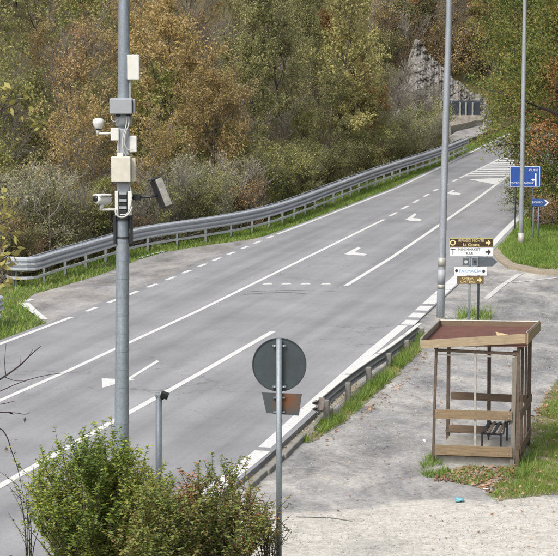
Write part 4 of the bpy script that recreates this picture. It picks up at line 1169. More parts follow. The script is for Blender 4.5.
# ------------------------------------------------------------------ trees
def rodr(v, ax, an): return v * math.cos(an) + ax.cross(v) * math.sin(an) + ax * ax.dot(v) * (1 - math.cos(an))
def perp(v, rg_):
    a = Vector((rg_.gauss(0, 1), rg_.gauss(0, 1), rg_.gauss(0, 1))); a = a - v * a.dot(v); return a.normalized()
def curve_branch(p, d, L, rg_, segs, up, wob):
    pts = [p.copy()]; d = d.copy()
    for i in range(segs):
        d = (d + perp(d, rg_) * wob + Z_ * up / segs).normalized()
        p = p + d * (L / segs); pts.append(p.copy())
    return pts, d
def make_tree(seed, H, spread, r0, base_t, nlimb, nsub, ntwig, nleaf, leaf, leafmat, barkmat, shape='round', up=0.5, clump=0.28, twig_len=0.7, multi=1, name='tree', droop=0.0, flat=0.0, gone=0.0):
    rg_ = random.Random(seed); nr = np.random.default_rng(seed)
    mb = MB(); tips = []
    for st in range(multi):
        az0 = rg_.uniform(0, 6.28)
        d0 = Vector((math.cos(az0) * (0.35 if multi > 1 else 0.04), math.sin(az0) * (0.35 if multi > 1 else 0.04), 1)).normalized()
        Hs = H * (rg_.uniform(0.75, 1.0) if multi > 1 else 1)
        tp_, _ = curve_branch(Vector((rg_.gauss(0, 0.12) if multi > 1 else 0, rg_.gauss(0, 0.12) if multi > 1 else 0, -0.3)), d0, Hs * 0.96, rg_, 9, 0.25, 0.07)
        rs_ = [r0 * (1 - 0.92 * (i / 9)) * (1.35 if i == 0 else 1) for i in range(10)]
        mb.tube(tp_, rs_, 7)
        nl = max(3, nlimb // multi)
        for k in range(nl):
            t = base_t + (0.97 - base_t) * ((k + rg_.random() * 0.8) / nl)
            f = t * 9; i0 = min(8, int(f)); p = tp_[i0].lerp(tp_[i0 + 1], f - i0); rb = rs_[i0] * 0.55
            az = az0 + k * 2.4 + rg_.uniform(-.5, .5)
            u = (t - base_t) / (1 - base_t)
            if shape == 'round': prof = math.sqrt(max(0.06, 1 - (2 * u - 0.8) ** 2 * 0.75))
            elif shape == 'tall': prof = 0.5 + 0.5 * math.sin(math.pi * (0.15 + 0.8 * u))
            elif shape == 'vase': prof = 0.55 + 0.5 * u
            else: prof = 1 - 0.7 * u
            Ln = spread * prof * rg_.uniform(0.7, 1.15)
            el = 0.15 + 1.0 * u + rg_.uniform(-.2, .25)
            d = Vector((math.cos(az) * math.cos(el), math.sin(az) * math.cos(el), math.sin(el)))
            lp, _ = curve_branch(p, d, Ln, rg_, 5, up, 0.16)
            mb.tube(lp, [max(0.012, rb * (1 - 0.8 * q / 5)) for q in range(6)], 5, cap=False)
            for m_ in range(nsub):
                tt = 0.25 + 0.75 * (m_ + rg_.random()) / nsub
                f2 = min(4.99, tt * 5); j0 = int(f2); pp_ = lp[j0].lerp(lp[j0 + 1], f2 - j0)
                ld = (lp[j0 + 1] - lp[j0]).normalized()
                d2 = (ld + perp(ld, rg_) * 1.0 + Z_ * (0.15 - droop)).normalized()
                sp2, _ = curve_branch(pp_, d2, Ln * rg_.uniform(0.28, 0.5), rg_, 3, up * 0.6 - droop, 0.2)
                mb.tube(sp2, [max(0.008, rb * 0.35 * (1 - 0.7 * q / 3)) for q in range(4)], 3, cap=False)
                for n_ in range(ntwig):
                    f3 = min(2.99, rg_.uniform(0.3, 1) * 3); k0 = int(f3); p3 = sp2[k0].lerp(sp2[k0 + 1], f3 - k0)
                    ld2 = (sp2[k0 + 1] - sp2[k0]).normalized()
                    d3 = (ld2 + perp(ld2, rg_) * 0.9 + Z_ * (0.2 - droop)).normalized()
                    tl = twig_len * rg_.uniform(0.6, 1.3)
                    p4 = p3 + d3 * tl * 0.5 + Z_ * 0.0; p5 = p4 + (d3 + Z_ * (0.2 - droop)).normalized() * tl * 0.5
                    mb.tube([p3, p4, p5], [0.009, 0.007, 0.003], 3, cap=False)
                    if rg_.random() >= gone: tips.append((p3, p5))
    tk = mb.build('trunk', barkmat, None, False, False)
    if nleaf and tips:
        A = np.array([tuple(a) for a, _ in tips]); Bq = np.array([tuple(b_) for _, b_ in tips])
        # clumps differ: some twigs carry many leaves, some few
        cnt = np.maximum(1, (nleaf * nr.gamma(2.0, 0.5, len(tips))).astype(int))
        idx = np.repeat(np.arange(len(tips)), cnt); N = len(idx)
        t = nr.uniform(0.15, 1.1, N)[:, None]
        C = A[idx] * (1 - t) + Bq[idx] * t + nr.normal(0, clump, (N, 3)) * np.array([1, 1, 0.75])
        C[:, 2] = np.maximum(C[:, 2], 0.05)
        V = leaf_quads(C, leaf, nr, flat)
        cr = quads_obj('crown', V, leafmat)
    else: cr = None
    return tk, cr
def leaf_quads(C, leaf, nr, flat=0.0, dirs=None, aspect=0.55):
    N = len(C)
    a = nr.normal(0, 1, (N, 3)) if dirs is None else dirs
    a /= np.linalg.norm(a, axis=1)[:, None]
    nn = nr.normal(0, 1, (N, 3)); nn[:, 2] = np.abs(nn[:, 2]) + flat
    b_ = np.cross(nn, a); b_ /= (np.linalg.norm(b_, axis=1)[:, None] + 1e-9)
    s = leaf * nr.uniform(0.6, 1.35, N)[:, None]
    return np.stack([C - a * s * 0.5, C + b_ * s * aspect * 0.5 - a * s * 0.05, C + a * s * 0.5, C - b_ * s * aspect * 0.5 - a * s * 0.05], 1)

PROTO = {}
def species(key, *a, **k):
    PROTO[key] = (a, k, [])
def plant(key, label, X, Y, sc=1.0, rz=None, group=None, cat='tree', name=None, sxy=1.0, z=None, color=None):
    a, k, made = PROTO[key]
    if not made:
        tk, cr = make_tree(*a, **{q: v for q, v in k.items()})
        made.append((tk, cr, [0]))
    tk, cr, used = made[0]
    zz = float(terr(X, Y)) if z is None else z
    t = thing(name or 'tree', label, cat, (X, Y, zz), random.uniform(0, 6.28) if rz is None else rz, group)
    t.scale = (sc * sxy, sc * sxy, sc)
    for q in (tk, cr):
        if q is None: continue
        if used[0] == 0: c = q
        else: c = q.copy(); COL.objects.link(c)
        c.parent = t
    used[0] = 1
    return t
#            seed  H   spread r0  base  nlimb nsub ntw nleaf leaf  mat bark
species('gold',   (11), 9.5, 2.9, 0.14, 0.22, 17, 5, 5, 24, 0.13, 'lf_gold', 'bark', shape='round', clump=0.15, twig_len=0.5)
species('gold2',  (12), 8.0, 2.6, 0.12, 0.15, 16, 5, 5, 20, 0.125, 'lf_gold', 'bark_grey', shape='vase', clump=0.15, gone=0.15, twig_len=0.5)
species('rust',   (13), 9.0, 2.6, 0.13, 0.2, 16, 5, 5, 22, 0.125, 'lf_rust', 'bark_dark', shape='round', clump=0.15, twig_len=0.5)
species('olive',  (14), 11.5, 2.1, 0.13, 0.12, 24, 5, 5, 24, 0.115, 'lf_olive', 'bark_dark', shape='tall', up=1.0, clump=0.16, twig_len=0.5)
species('olive2', (15), 10.5, 2.4, 0.12, 0.16, 20, 5, 5, 20, 0.115, 'lf_olive', 'bark', shape='tall', up=0.9, clump=0.15, gone=0.1, twig_len=0.5)
species('yellow', (16), 10.5, 2.5, 0.12, 0.3, 18, 5, 5, 22, 0.13, 'lf_yellow', 'bark', shape='vase', up=0.6, clump=0.14, twig_len=0.45)
species('brown',  (17), 8.5, 2.5, 0.12, 0.14, 18, 6, 6, 9, 0.11, 'lf_brown', 'bark_grey', shape='round', clump=0.14, gone=0.25, twig_len=0.55)
species('bare',   (18), 8.0, 2.3, 0.10, 0.12, 18, 7, 8, 2, 0.09, 'lf_brown', 'bark_grey', shape='vase', up=0.9, clump=0.15, twig_len=0.9, gone=0.4)
species('bushy',  (31), 5.2, 1.9, 0.07, 0.08, 22, 6, 5, 22, 0.11, 'lf_lime', 'bark_grey', shape='round', up=0.5, clump=0.14, multi=3, twig_len=0.4)
species('limey',  (32), 8.5, 2.2, 0.11, 0.12, 20, 5, 5, 20, 0.12, 'lf_lime', 'bark_grey', shape='round', up=0.6, clump=0.15, twig_len=0.45, gone=0.1)
species('greyshrub', (19), 3.4, 1.5, 0.04, 0.05, 16, 6, 6, 8, 0.085, 'lf_grey', 'twig_pale', shape='vase', up=0.9, clump=0.13, multi=4, twig_len=0.5)
species('limeshrub', (29), 3.2, 1.5, 0.04, 0.05, 16, 6, 6, 12, 0.09, 'lf_lime', 'bark_grey', shape='round', up=0.6, clump=0.13, multi=4, twig_len=0.42)
species('oliveshrub', (20), 3.0, 1.5, 0.04, 0.05, 16, 6, 6, 11, 0.085, 'lf_olive', 'bark', shape='round', up=0.6, clump=0.15, multi=4, twig_len=0.45)
species('brownshrub', (21), 2.6, 1.4, 0.035, 0.05, 16, 6, 6, 8, 0.08, 'lf_brown', 'bark_grey', shape='round', up=0.6, clump=0.14, multi=4, twig_len=0.45)
species('goldshrub', (25), 3.2, 1.5, 0.04, 0.05, 16, 6, 6, 8, 0.09, 'lf_gold', 'bark_grey', shape='round', up=0.6, clump=0.15, multi=4, twig_len=0.45)
species('bareshrub', (22), 3.0, 1.5, 0.03, 0.04, 18, 7, 8, 2, 0.07, 'lf_grey', 'twig_pale', shape='vase', up=0.9, clump=0.12, multi=5, twig_len=0.6, gone=0.5)
species('oak',    (23), 13.5, 4.3, 0.24, 0.27, 26, 8, 7, 34, 0.125, 'lf_oak', 'bark_dark', shape='round', up=0.15, clump=0.26, droop=0.12)
species('oakrust', (24), 11.5, 3.6, 0.2, 0.14, 20, 7, 7, 28, 0.125, 'lf_rust', 'bark_dark', shape='round', up=0.15, clump=0.26, droop=0.1)
species('greenshrub', (26), 2.8, 1.5, 0.04, 0.04, 16, 6, 6, 12, 0.09, 'lf_green', 'bark_dark', shape='round', up=0.4, clump=0.16, multi=4, twig_len=0.45)

def PX(px, Y): return (px - 279.0) / F * Y
random.seed(21)
# trees one can single out: (species, px of trunk, distance, scale, label)
for key, px, Y, sc, lab in [
    ('gold', 172, 104, 1.12, 'broad golden orange tree spreading over the grey shrubs behind the guardrail'),
    ('bushy', 236, 105, 1.0, 'round yellow green bushy tree at the guardrail below the golden tree'),
    ('bushy', 216, 101, 0.7, 'smaller yellow green bush beside the round bushy tree'),
    ('limey', 20, 92, 1.0, 'yellow green tree over the left end of the long guardrail'),
    ('bushy', 88, 87, 0.62, 'low yellow green bush between guardrail and camera pole'),
    ('gold2', 128, 112, 1.15, 'golden orange tree close behind the tall camera pole'),
    ('olive', 262, 116, 1.10, 'tall dense olive green tree behind the guardrail, left of the yellowish tree'),
    ('olive2', 292, 119, 1.05, 'slender olive tree with dark trunk between the dense olive and yellow trees'),
    ('yellow', 335, 121, 1.08, 'tall pale yellow green tree over the bend of the guardrail'),
    ('yellow', 356, 127, 1.02, 'yellowish tree with light crown just left of the grey rock'),
    ('olive2', 322, 112, 0.62, 'small olive tree with visible trunk right behind the guardrail'),
    ('rust', 402, 205, 1.25, 'rust orange tree on the hill above the grey rock'),
    ('bare', 411, 172, 0.52, 'leafless dark shrub standing before the grey rock'),
    ('rust', 470, 205, 1.0, 'rust brown tree on the hill above the dark panel fence'),
    ('bare', 222, 128, 1.15, 'bare dark purple brown tree between golden and olive trees'),
    ('brown', 60, 100, 1.05, 'brown twiggy tree with a dark forked stem in the left wood')]:
    plant(key, lab, PX(px, Y), Y, sc, name='tree')
oak = plant('oak', 'large dense oak turning from green to rust overhanging the grass island', PX(549, 98), 98, 1.0, 0.6)
plant('oak', 'green oak crowding behind the overhanging oak by the blue sign', PX(584, 106), 106, 1.05)
plant('oak', 'second green oak in the wood to the right of the island', PX(610, 118), 118, 1.1)
plant('oakrust', 'low rust tree at the edge of the grass island under the oak', PX(586, 98.5), 98.5, 0.86)
plant('oak', 'green oak leaning from behind over the far end of the hatching', PX(562, 120), 120, 0.92)
plant('gold', 'golden tree rising between the oaks and the panel fence', PX(528, 150), 150, 0.95)
plant('oak', 'green tree in the wood behind the hatched road island', PX(560, 140), 140, 0.95)
plant('olive', 'olive tree at the outer side of the bend behind the oak', PX(512, 184), 184, 1.0)
for key, px, Y, sc in [('greenshrub', 541, 99, 0.9), ('greenshrub', 556, 96, 1.0), ('oliveshrub', 549, 102, 1.2), ('brownshrub', 566, 93, 1.0), ('greenshrub', 572, 98, 1.3), ('brownshrub', 545, 96, 0.6)]:
    plant(key, {'greenshrub': 'dark green shrub filling the shade under the oak', 'oliveshrub': 'tall olive shrub in the shade under the oak', 'brownshrub': 'brownish shrub at the grass edge under the oak'}[key], PX(px, Y), Y, sc, cat='shrub', name='shrub', group='shrubs under the oak')
# the wood on the slope: kinds follow the patches of colour in the picture
def zone(y):
    for lim, ph in ((80, 'by the curled rail end'), (90, 'behind the lay-by'), (104, 'beyond the lay-by'), (117, 'opposite the farthest turn arrow'), (137, 'opposite the hatched island')):
        if y < lim: return ph
    return 'near the bend'
def size_word(sc, a, b): return 'small' if sc < a else 'medium' if sc < b else 'large'
labels = {'gold': 'golden leaved tree in the wood on the slope', 'gold2': 'thin crowned golden tree in the wood on the slope', 'rust': 'rust leaved tree in the wood on the slope', 'olive': 'dense olive tree in the wood on the slope',
          'olive2': 'loose olive tree in the wood on the slope', 'yellow': 'yellow green tree in the wood on the slope', 'brown': 'half bare brown tree in the wood on the slope', 'bare': 'leafless grey tree in the wood on the slope', 'limey': 'yellow green round crowned tree in the wood on the slope'}
def pick(px):
    if px < 110: return ['limey', 'brown', 'gold2', 'limey', 'olive2', 'brown', 'bare', 'olive']
    if px < 230: return ['gold', 'gold2', 'limey', 'bare', 'gold2', 'brown']
    if px < 320: return ['olive', 'olive2', 'limey', 'bare', 'olive']
    if px < 400: return ['yellow', 'olive2', 'limey', 'rust', 'olive']
    return ['rust', 'gold2', 'brown', 'bare', 'limey']
cnt = 0
for row, (d0, d1, step) in enumerate([(2.5, 5.0, 2.2), (6, 9, 2.6), (10.5, 14, 3.2), (16, 21, 4.2), (24, 32, 5.0), (34, 44, 4.5), (46, 60, 5.0)]):
    y = 74.0 - row * 3
    while y < 175:
        y += step * random.uniform(0.7, 1.3)
        X = float(XG(max(y, 76))) - 1.3 - random.uniform(d0, d1)
        px = X / y * F + 279
        if px < -60 or px > 600: continue
        if (y > 132 and px > 378) or (y > 150 and px > 340): continue
        key = random.choice(pick(px))
        sc = random.uniform(0.75, 1.1) * (0.74 if row == 0 else 0.9 if row == 1 else 1.1)
        plant(key, size_word(sc, 0.7, 0.95) + ' ' + labels[key].replace('in the wood on the slope', ('at the wood front', 'one row into the wood', 'deep in the wood', 'farther up the slope', 'high up the slope', 'high up the slope', 'near the crest')[row]) + ' ' + zone(y), X, y, sc, group='trees of the wood on the slope'); cnt += 1
for k in range(90):     # far hill beyond the bend
    Y = random.uniform(197, 262) if k < 34 else random.uniform(199, 228); px = random.uniform(300, 640) if k < 34 else random.uniform(385, 520); key = random.choice(['rust', 'gold2', 'brown', 'bare', 'bare', 'brown', 'gold'])
    if Y < 204 and 370 < px < 445: Y += 6
    sc = random.uniform(0.8, 1.15)
    plant(key, size_word(sc, 0.92, 1.04) + ' ' + labels[key].replace('in the wood on the slope', 'on the far hill ' + ('above the grey rock' if px < 440 else 'above the panel fence' if px < 490 else 'behind the oaks')), PX(px, Y), Y, sc, group='trees on the far hill'); cnt += 1
for k in range(170):     # undergrowth on the far hill and round the rock
    Y = random.uniform(199, 236); px = random.uniform(376, 520); Y = max(Y, 199.5); key = random.choice(['brownshrub', 'bareshrub', 'goldshrub', 'brownshrub', 'oliveshrub'])
    sc = random.uniform(1.0, 1.7)
    plant(key, size_word(sc, 1.22, 1.46) + ' ' + {'brownshrub': 'brown', 'bareshrub': 'bare pale', 'goldshrub': 'ochre', 'oliveshrub': 'olive'}[key] + ' undergrowth shrub ' + ('low' if Y < 211 else 'midway up' if Y < 223 else 'high') + ' on the far hill ' + ('left of the rock' if px < 405 else 'above the rock' if px < 440 else 'above the panel fence' if px < 485 else 'behind the oaks'), PX(px, Y), Y, sc, cat='shrub', name='shrub', group='undergrowth on the far hill')
for px, Y, sc in ((398, 180, 1.0), (408, 176, 0.6), (422, 179, 0.65), (390, 178, 1.2), (432, 182, 0.7)):
    plant('bareshrub', 'leafless pale bramble shrub against the foot of the grey rock', PX(px, Y), Y, sc * 1.25, cat='shrub', name='shrub', group='brambles before the rock', z=-0.2)
for k in range(26):     # wood to the right, behind the oaks
    Y = random.uniform(104, 185); off = random.uniform(7, 26)
    X = float(XR(112.0)) + (Y - 112) * 0.29 + off + (max(0, Y - 150) ** 2 * 0.02); key = random.choice(['oak', 'oak', 'oakrust', 'gold', 'brown'])
    lb = {'oak': 'green oak in the wood right of the road', 'oakrust': 'rust oak in the wood right of the road', 'gold': 'golden tree in the wood right of the road', 'rust': 'rust brown tree in the wood right of the road', 'brown': 'half bare brown tree in the wood right of the road'}[key]
    plant(key, lb, X, Y, random.uniform(0.8, 1.05), group='trees of the wood right of the road')
sl = {'greyshrub': 'pale grey green feathery shrub behind the guardrail', 'oliveshrub': 'olive green shrub behind the guardrail', 'brownshrub': 'brown shrub behind the guardrail', 'bareshrub': 'leafless pale twiggy shrub behind the guardrail', 'goldshrub': 'ochre leaved shrub behind the guardrail', 'limeshrub': 'yellow green shrub behind the guardrail'}
y = 75.0
while y < 158:
    y += random.uniform(0.55, 0.95)
    for d in (0.9, 2.4):
        X = float(XG(max(y, 76))) - 1.3 - d - random.uniform(-0.5, 0.9)
        px = X / y * F + 279
        if px < 110: ks_ = ['brownshrub', 'oliveshrub', 'bareshrub', 'oliveshrub', 'goldshrub', 'greyshrub']
        elif px < 250: ks_ = ['greyshrub', 'bareshrub', 'brownshrub', 'limeshrub', 'oliveshrub', 'limeshrub']
        elif px < 400: ks_ = ['oliveshrub', 'brownshrub', 'limeshrub', 'oliveshrub', 'limeshrub']
        else: ks_ = ['greyshrub', 'limeshrub', 'oliveshrub']
        key = random.choice(ks_)
        if px < -40: continue
        if 250 < px < 425 and random.random() < 0.5: continue
        if d > 1 and random.random() < 0.35: continue
        if (px > 428 and y > 140) or (px > 385 and d > 1 and y > 135): continue
        sc = random.uniform(0.6, 1.05)
        plant(key, size_word(sc, 0.75, 0.9) + ' ' + sl[key].replace('behind the guardrail', 'close behind the guardrail' if d < 1 else 'one row behind the guardrail') + ' ' + zone(y), X, y, sc, cat='shrub', name='shrub', group='shrubs behind the guardrail')

# ------------------------------------------------------------------ foreground bushes
def make_bush(name, label, centre, rx_, ry_, h, nstem, nshoot, leaf, mats, seed, split=None, barem='bark', dens=1.0, tall=0.25):
    rg_ = random.Random(seed); nr = np.random.default_rng(seed)
    t = thing(name, label, 'bush', centre)
    mb = MB(); C = []; Dd = []; K = []
    for i in range(nstem):
        a = rg_.uniform(0, 6.28); r = math.sqrt(rg_.random())
        end = Vector((math.cos(a) * r * rx_, math.sin(a) * r * ry_, h * (0.97 - 0.42 * r ** 2) * rg_.uniform(0.72, 1.02)))
        st = Vector((end.x * 0.25, end.y * 0.25, -0.1))
        mid = st.lerp(end, 0.55) + Vector((rg_.gauss(0, .12), rg_.gauss(0, .12), 0.1)); mid.x *= 0.8; mid.y *= 0.8
        path = smooth_path([st, mid, end], 2)
        mb.tube(path, [0.016 * (1 - 0.75 * q / (len(path) - 1)) for q in range(len(path))], 5, cap=False)
        for s_ in range(nshoot):
            f = rg_.uniform(0.25, 1.0) * (len(path) - 1.01); j = int(f); p = path[j].lerp(path[j + 1], f - j)
            d = Vector((rg_.gauss(0, 0.5), rg_.gauss(0, 0.5), 0.55 + rg_.random() * 0.6)).normalized()
            L = rg_.uniform(0.22, 0.6) if s_ else rg_.uniform(0.3, 0.3 + tall * 2)
            p1 = p + d * L * 0.5; p2 = p1 + (d + Vector((rg_.gauss(0, .15), rg_.gauss(0, .15), 0.15))).normalized() * L * 0.5
            mb.tube([p, p1, p2], [0.006, 0.005, 0.002], 3, cap=False)
            n = max(3, int(L / 0.032 * dens))
            for q in range(n):
                u = (q + 0.5) / n; pc_ = p.lerp(p1, u * 2) if u < .5 else p1.lerp(p2, u * 2 - 1)
                az = q * 1.57 + rg_.uniform(-.5, .5)
                for sgn in (0, math.pi):
                    if rg_.random() < 0.12: continue
                    hd_ = Vector((math.cos(az + sgn), math.sin(az + sgn), rg_.uniform(-.35, .5))).normalized()
                    s = leaf * (1.1 - 0.45 * u)
                    C.append(pc_ + hd_ * s * 0.55); Dd.append(hd_); K.append(split(pc_, rg_) if split else 0)
    mb.build('stems', barem, t, False, False)
    C = np.array([tuple(c) for c in C]); Dd = np.array([tuple(c) for c in Dd]); K = np.array(K)
    for k, m in enumerate(mats):
        s = K == k
        if not s.any(): continue
        V = leaf_quads(C[s], leaf, nr, 0.6, Dd[s].copy(), 0.5)
        mid = (V[:, 0] + V[:, 2]) / 2; sag = nr.uniform(-0.006, 0.012, (len(V), 1))
        V[:, 1, 2] += sag[:, 0]; V[:, 3, 2] += sag[:, 0]
        quads_obj('foliage', V, m, t)
    return t
YB1 = 36.0
def base_at(px, Y): return (PX(px, Y), Y, AZ - 0.05)
zb1 = lambda py, Y: AT(0, py, Y).z - AZ
h1 = zb1(432, YB1)
make_bush('bush', 'broad yellow green leafy bush at the foot of the camera pole', base_at(92, YB1), 1.3, 1.05, h1 + 0.06, 125, 12, 0.072, ['lf_bush'], 41)
YB2 = 35.4
h2 = zb1(462, YB2)
def sp2_(p, rg_):
    w = 1.0 if (-0.75 < p.x < -0.3 and p.z > 0.72 * h2) else 0.14
    return 1 if rg_.random() < 0.5 * w else 0
make_bush('bush', 'olive bush with reddish leaf tips between the spotlight post and round sign', base_at(215, YB2), 1.05, 0.9, h2 - 0.08, 80, 11, 0.066, ['lf_bush2', 'lf_red'], 43, sp2_)
make_bush('bush', 'thin loose shrub with small dark leaves at the foot of the round sign', base_at(268, 36.2), 0.42, 0.4, zb1(482, 36.2), 14, 6, 0.05, ['lf_bush2', 'lf_black'], 44, lambda p, r: 1 if r.random() < 0.45 else 0, dens=0.6)
make_bush('bush', 'small green bush filling the gap below the two larger bushes', base_at(160, 34.6), 0.75, 0.5, zb1(480, 34.6), 60, 10, 0.066, ['lf_bush2'], 46)
make_bush('bush', 'sparse withered sapling with few dark leaves left of the yellow green bush', base_at(22, 36.5), 0.22, 0.25, zb1(452, 36.5), 5, 4, 0.05, ['lf_black', 'lf_bush'], 45, lambda p, r: 1 if r.random() < 0.5 else 0, barem='bark_dark', dens=0.5)
# earth under the bushes
mb = MB(); c0 = Vector((PX(150, 35.5), 35.5, AZ + 0.012))
mb.v = [tuple(c0 + Vector((3.2 * math.cos(a * math.pi / 12) * (1 + 0.1 * math.sin(a * 3)), 2.0 * math.sin(a * math.pi / 12), 0))) for a in range(24)]; mb.f = [tuple(range(24))]
struct(mb.build('bush_bed', 'ground'))

# half-bare young tree left of the frame: its twigs and yellow leaves reach into view
YT = 22.0
rg_ = random.Random(9)
tr = thing('young_tree', 'half bare young tree with large lemon yellow leaves and black twigs', 'tree', (PX(-62, YT), YT, -0.17))
tb = Vector(tr.location)
def TP(px, py, dy=0): v = AT(px, py, YT) - tb; v.y += dy; return v
mb = MB()
trunk = smooth_path([Vector((0, 0, -0.2)), TP(-58, 560), TP(-50, 400), TP(-55, 250), TP(-48, 100), TP(-50, -20)], 2)
mb.tube(trunk, [0.07 * (1 - 0.8 * i / (len(trunk) - 1)) for i in range(len(trunk))], 8)
C = []; Dd = []; Cb = []; Db = []
def twig(pxs, r=0.010, leaves=0, dark=0, dy=0.0):
    if pxs[-1][1] > 180 and dark == 0: leaves = int(leaves * 2.6)
    else: leaves = int(leaves * 1.4)
    pts = smooth_path([TP(a, b_, dy + rg_.uniform(-.05, .05)) for a, b_ in pxs], 2)
    mb.tube(pts, [r * (1 - 0.75 * i / (len(pts) - 1)) for i in range(len(pts))], 5, cap=False)
    for n, A_, D_ in ((leaves, C, Dd), (dark, Cb, Db)):
        for k in range(n):
            p = pts[int(rg_.uniform(0.35, 1) * (len(pts) - 1))]
            d = Vector((rg_.gauss(0, .7), rg_.gauss(0, .5), rg_.uniform(-1, .3))).normalized()
            A_.append(p + d * 0.055 + Vector((rg_.gauss(0, .03), rg_.gauss(0, .03), rg_.gauss(0, .03)))); D_.append(d)
twig([(-50, 395), (-15, 388), (2, 378), (20, 366), (30, 355), (41, 346)], 0.014)
twig([(5, 375), (5, 360), (6, 343)], 0.006); twig([(20, 366), (20.5, 354)], 0.005); twig([(28, 358), (33, 349)], 0.005)
twig([(5, 377), (16, 382), (29, 379)], 0.005)
twig([(-45, 410), (-5, 393), (25, 380), (55, 374), (74, 373)], 0.007)
twig([(-50, 425), (-10, 412), (15, 413), (26, 414), (30, 412)], 0.008, 0, 3); twig([(-48, 408), (0, 404), (16, 400)], 0.008)
twig([(-48, 425), (0, 425), (8, 436), (11, 450), (18, 470), (24, 500)], 0.009, 3, 8)
twig([(-50, 150), (-5, 120), (10, 95), (20, 80)], 0.009, 2); twig([(-5, 118), (18, 112), (36, 118), (44, 126)], 0.008, 9)
twig([(-50, 120), (0, 95), (8, 84)], 0.008, 12); twig([(-10, 118), (14, 100), (33, 88)], 0.007, 9); twig([(0, 112), (22, 100), (32, 102)], 0.006, 7)
twig([(-52, 260), (-12, 222), (4, 202), (10, 196)], 0.009, 9); twig([(-20, 232), (5, 222), (14, 212)], 0.007, 8); twig([(-50, 290), (-5, 265), (10, 255), (18, 248)], 0.009, 10)
twig([(-50, 320), (-10, 290), (3, 280), (10, 282)], 0.009, 9); twig([(-15, 240), (2, 240), (12, 236)], 0.006, 6); twig([(-50, 200), (-8, 180), (2, 165)], 0.008, 5)
for k in range(26):      # the rest of its crown, out of the picture
    y_ = rg_.uniform(-60, 330); twig([(-52, y_ + 20), (-75, y_), (-105 + rg_.uniform(-25, 15), y_ - rg_.uniform(10, 60))], 0.01, 9)
mb.build('trunk', 'bark_dark', tr, False, False)
nr = np.random.default_rng(4)
V = leaf_quads(np.array([tuple(c) for c in C]), 0.1, nr, 0.0, np.array([tuple(c) for c in Dd]), 0.5); quads_obj('crown', V, 'lf_lemon', tr)
V = leaf_quads(np.array([tuple(c) for c in Cb]), 0.06, nr, 0.2, np.array([tuple(c) for c in Db]), 0.5); quads_obj('withered_leaves', V, 'lf_black', tr)

# ------------------------------------------------------------------ grass and fallen leaves
def blades(P, h, nr, wd=0.012, lean=0.45):
    N = len(P); hh = h * nr.uniform(0.5, 1.3, N)
    az = nr.uniform(0, 6.28, N); s = np.stack([np.cos(az), np.sin(az), np.zeros(N)], 1) * wd
    ln = nr.normal(0, lean, (N, 3)) * hh[:, None]; ln[:, 2] = hh
    return np.stack([P - s, P + s, P + ln], 1)
nr = np.random.default_rng(77)
# verge along the guardrail
N = 95000
yv = nr.uniform(62, 168, N); yv = 62 + (yv - 62) ** 1.05
a_ = np.where(yv < 76, XG(np.full(N, 76.0)) - 0.25 * (76 - yv) - 3, XG(yv) - 1.0); b_ = XL(yv) - 0.25
u = nr.random(N); xv = a_ + (b_ - a_) * u
from_lay = np.array([G(a, b__, 0) for a, b__ in lay_px])[:, :2]
def inside(px, py, poly):
    r = np.zeros(len(px), bool); j = len(poly) - 1
    for i in range(len(poly)):
        xi, yi = poly[i]; xj, yj = poly[j]
        c = ((yi > py) != (yj > py)) & (px < (xj - xi) * (py - yi) / (yj - yi + 1e-12) + xi)
        r ^= c; j = i
    return r
def thin(x, y, s, th, seed): return vnoise(x, y, s, seed) + 0.5 * vnoise(x, y, s * 3.1, seed + 3) > th
m_ = ~inside(xv, yv, from_lay) & thin(xv, yv, 0.9, -0.75, 1)
P = np.stack([xv[m_], yv[m_], np.full(m_.sum(), -0.035)], 1)
stuff(quads_obj('grass', blades(P, 0.15, nr, 0.02), 'grass', None, 3), 'bright green grass strip between guardrail and carriageway', 'grass')
def edge_dist(q, poly):
    d = np.full(len(q), 1e9)
    for i in range(len(poly)):
        a = poly[i]; b_ = poly[(i + 1) % len(poly)]; ab = b_ - a
        t = np.clip(((q - a) @ ab) / (ab @ ab), 0, 1); d = np.minimum(d, np.linalg.norm(q - (a + t[:, None] * ab), axis=1))
    return d
def fill(name, label, px_poly, z, dens, h, mat, seed, th=-0.8, wd=0.01, fall=0.0):
    poly = np.array([tuple(G(a, b__, z))[:2] for a, b__ in px_poly]); lo, hi = poly.min(0), poly.max(0)
    N = int(dens * (hi[0] - lo[0]) * (hi[1] - lo[1])); q = lo + nr.random((N, 2)) * (hi - lo)
    k = inside(q[:, 0], q[:, 1], poly) & thin(q[:, 0], q[:, 1], 1.3, th, seed)
    if fall: k &= nr.random(N) < np.clip(edge_dist(q, poly) / fall, 0.12, 1) ** 0.8 * np.clip(0.75 + 0.6 * vnoise(q[:, 0], q[:, 1], 4.0, seed), 0.2, 1)
    P = np.concatenate([q[k], np.full((k.sum(), 1), z - 0.005)], 1)
    return stuff(quads_obj(name, blades(P, h, nr, wd), mat, None, 3), label, 'grass')
vis_isl = [p for p in isl if p[0] < 600] + [(600, 265), (600, 195)]
fill('grass', 'green grass on the island under the street lamp', [(498, 248), (508, 239), (522, 219), (540, 204), (600, 192), (600, 263), (575, 270), (540, 268), (512, 262), (504, 256)], AZ + 0.1, 500, 0.16, 'grass', 2, wd=0.016)
fill('grass', 'green grass bank right of the bus shelter', rg, AZ + 0.012, 2600, 0.1, 'grass', 5, -0.25, 0.007, fall=1.0)
fill('grass', 'dry pale grass thinly mixed into the bank beside the shelter', rg, AZ + 0.012, 1300, 0.075, 'dry_grass', 6, -0.3, 0.007, fall=0.7)
fill('grass', 'fresh green grass along the concrete guardrail posts', kg, AZ + 0.012, 3000, 0.25, 'grass', 7, -0.25, 0.009, fall=0.5)
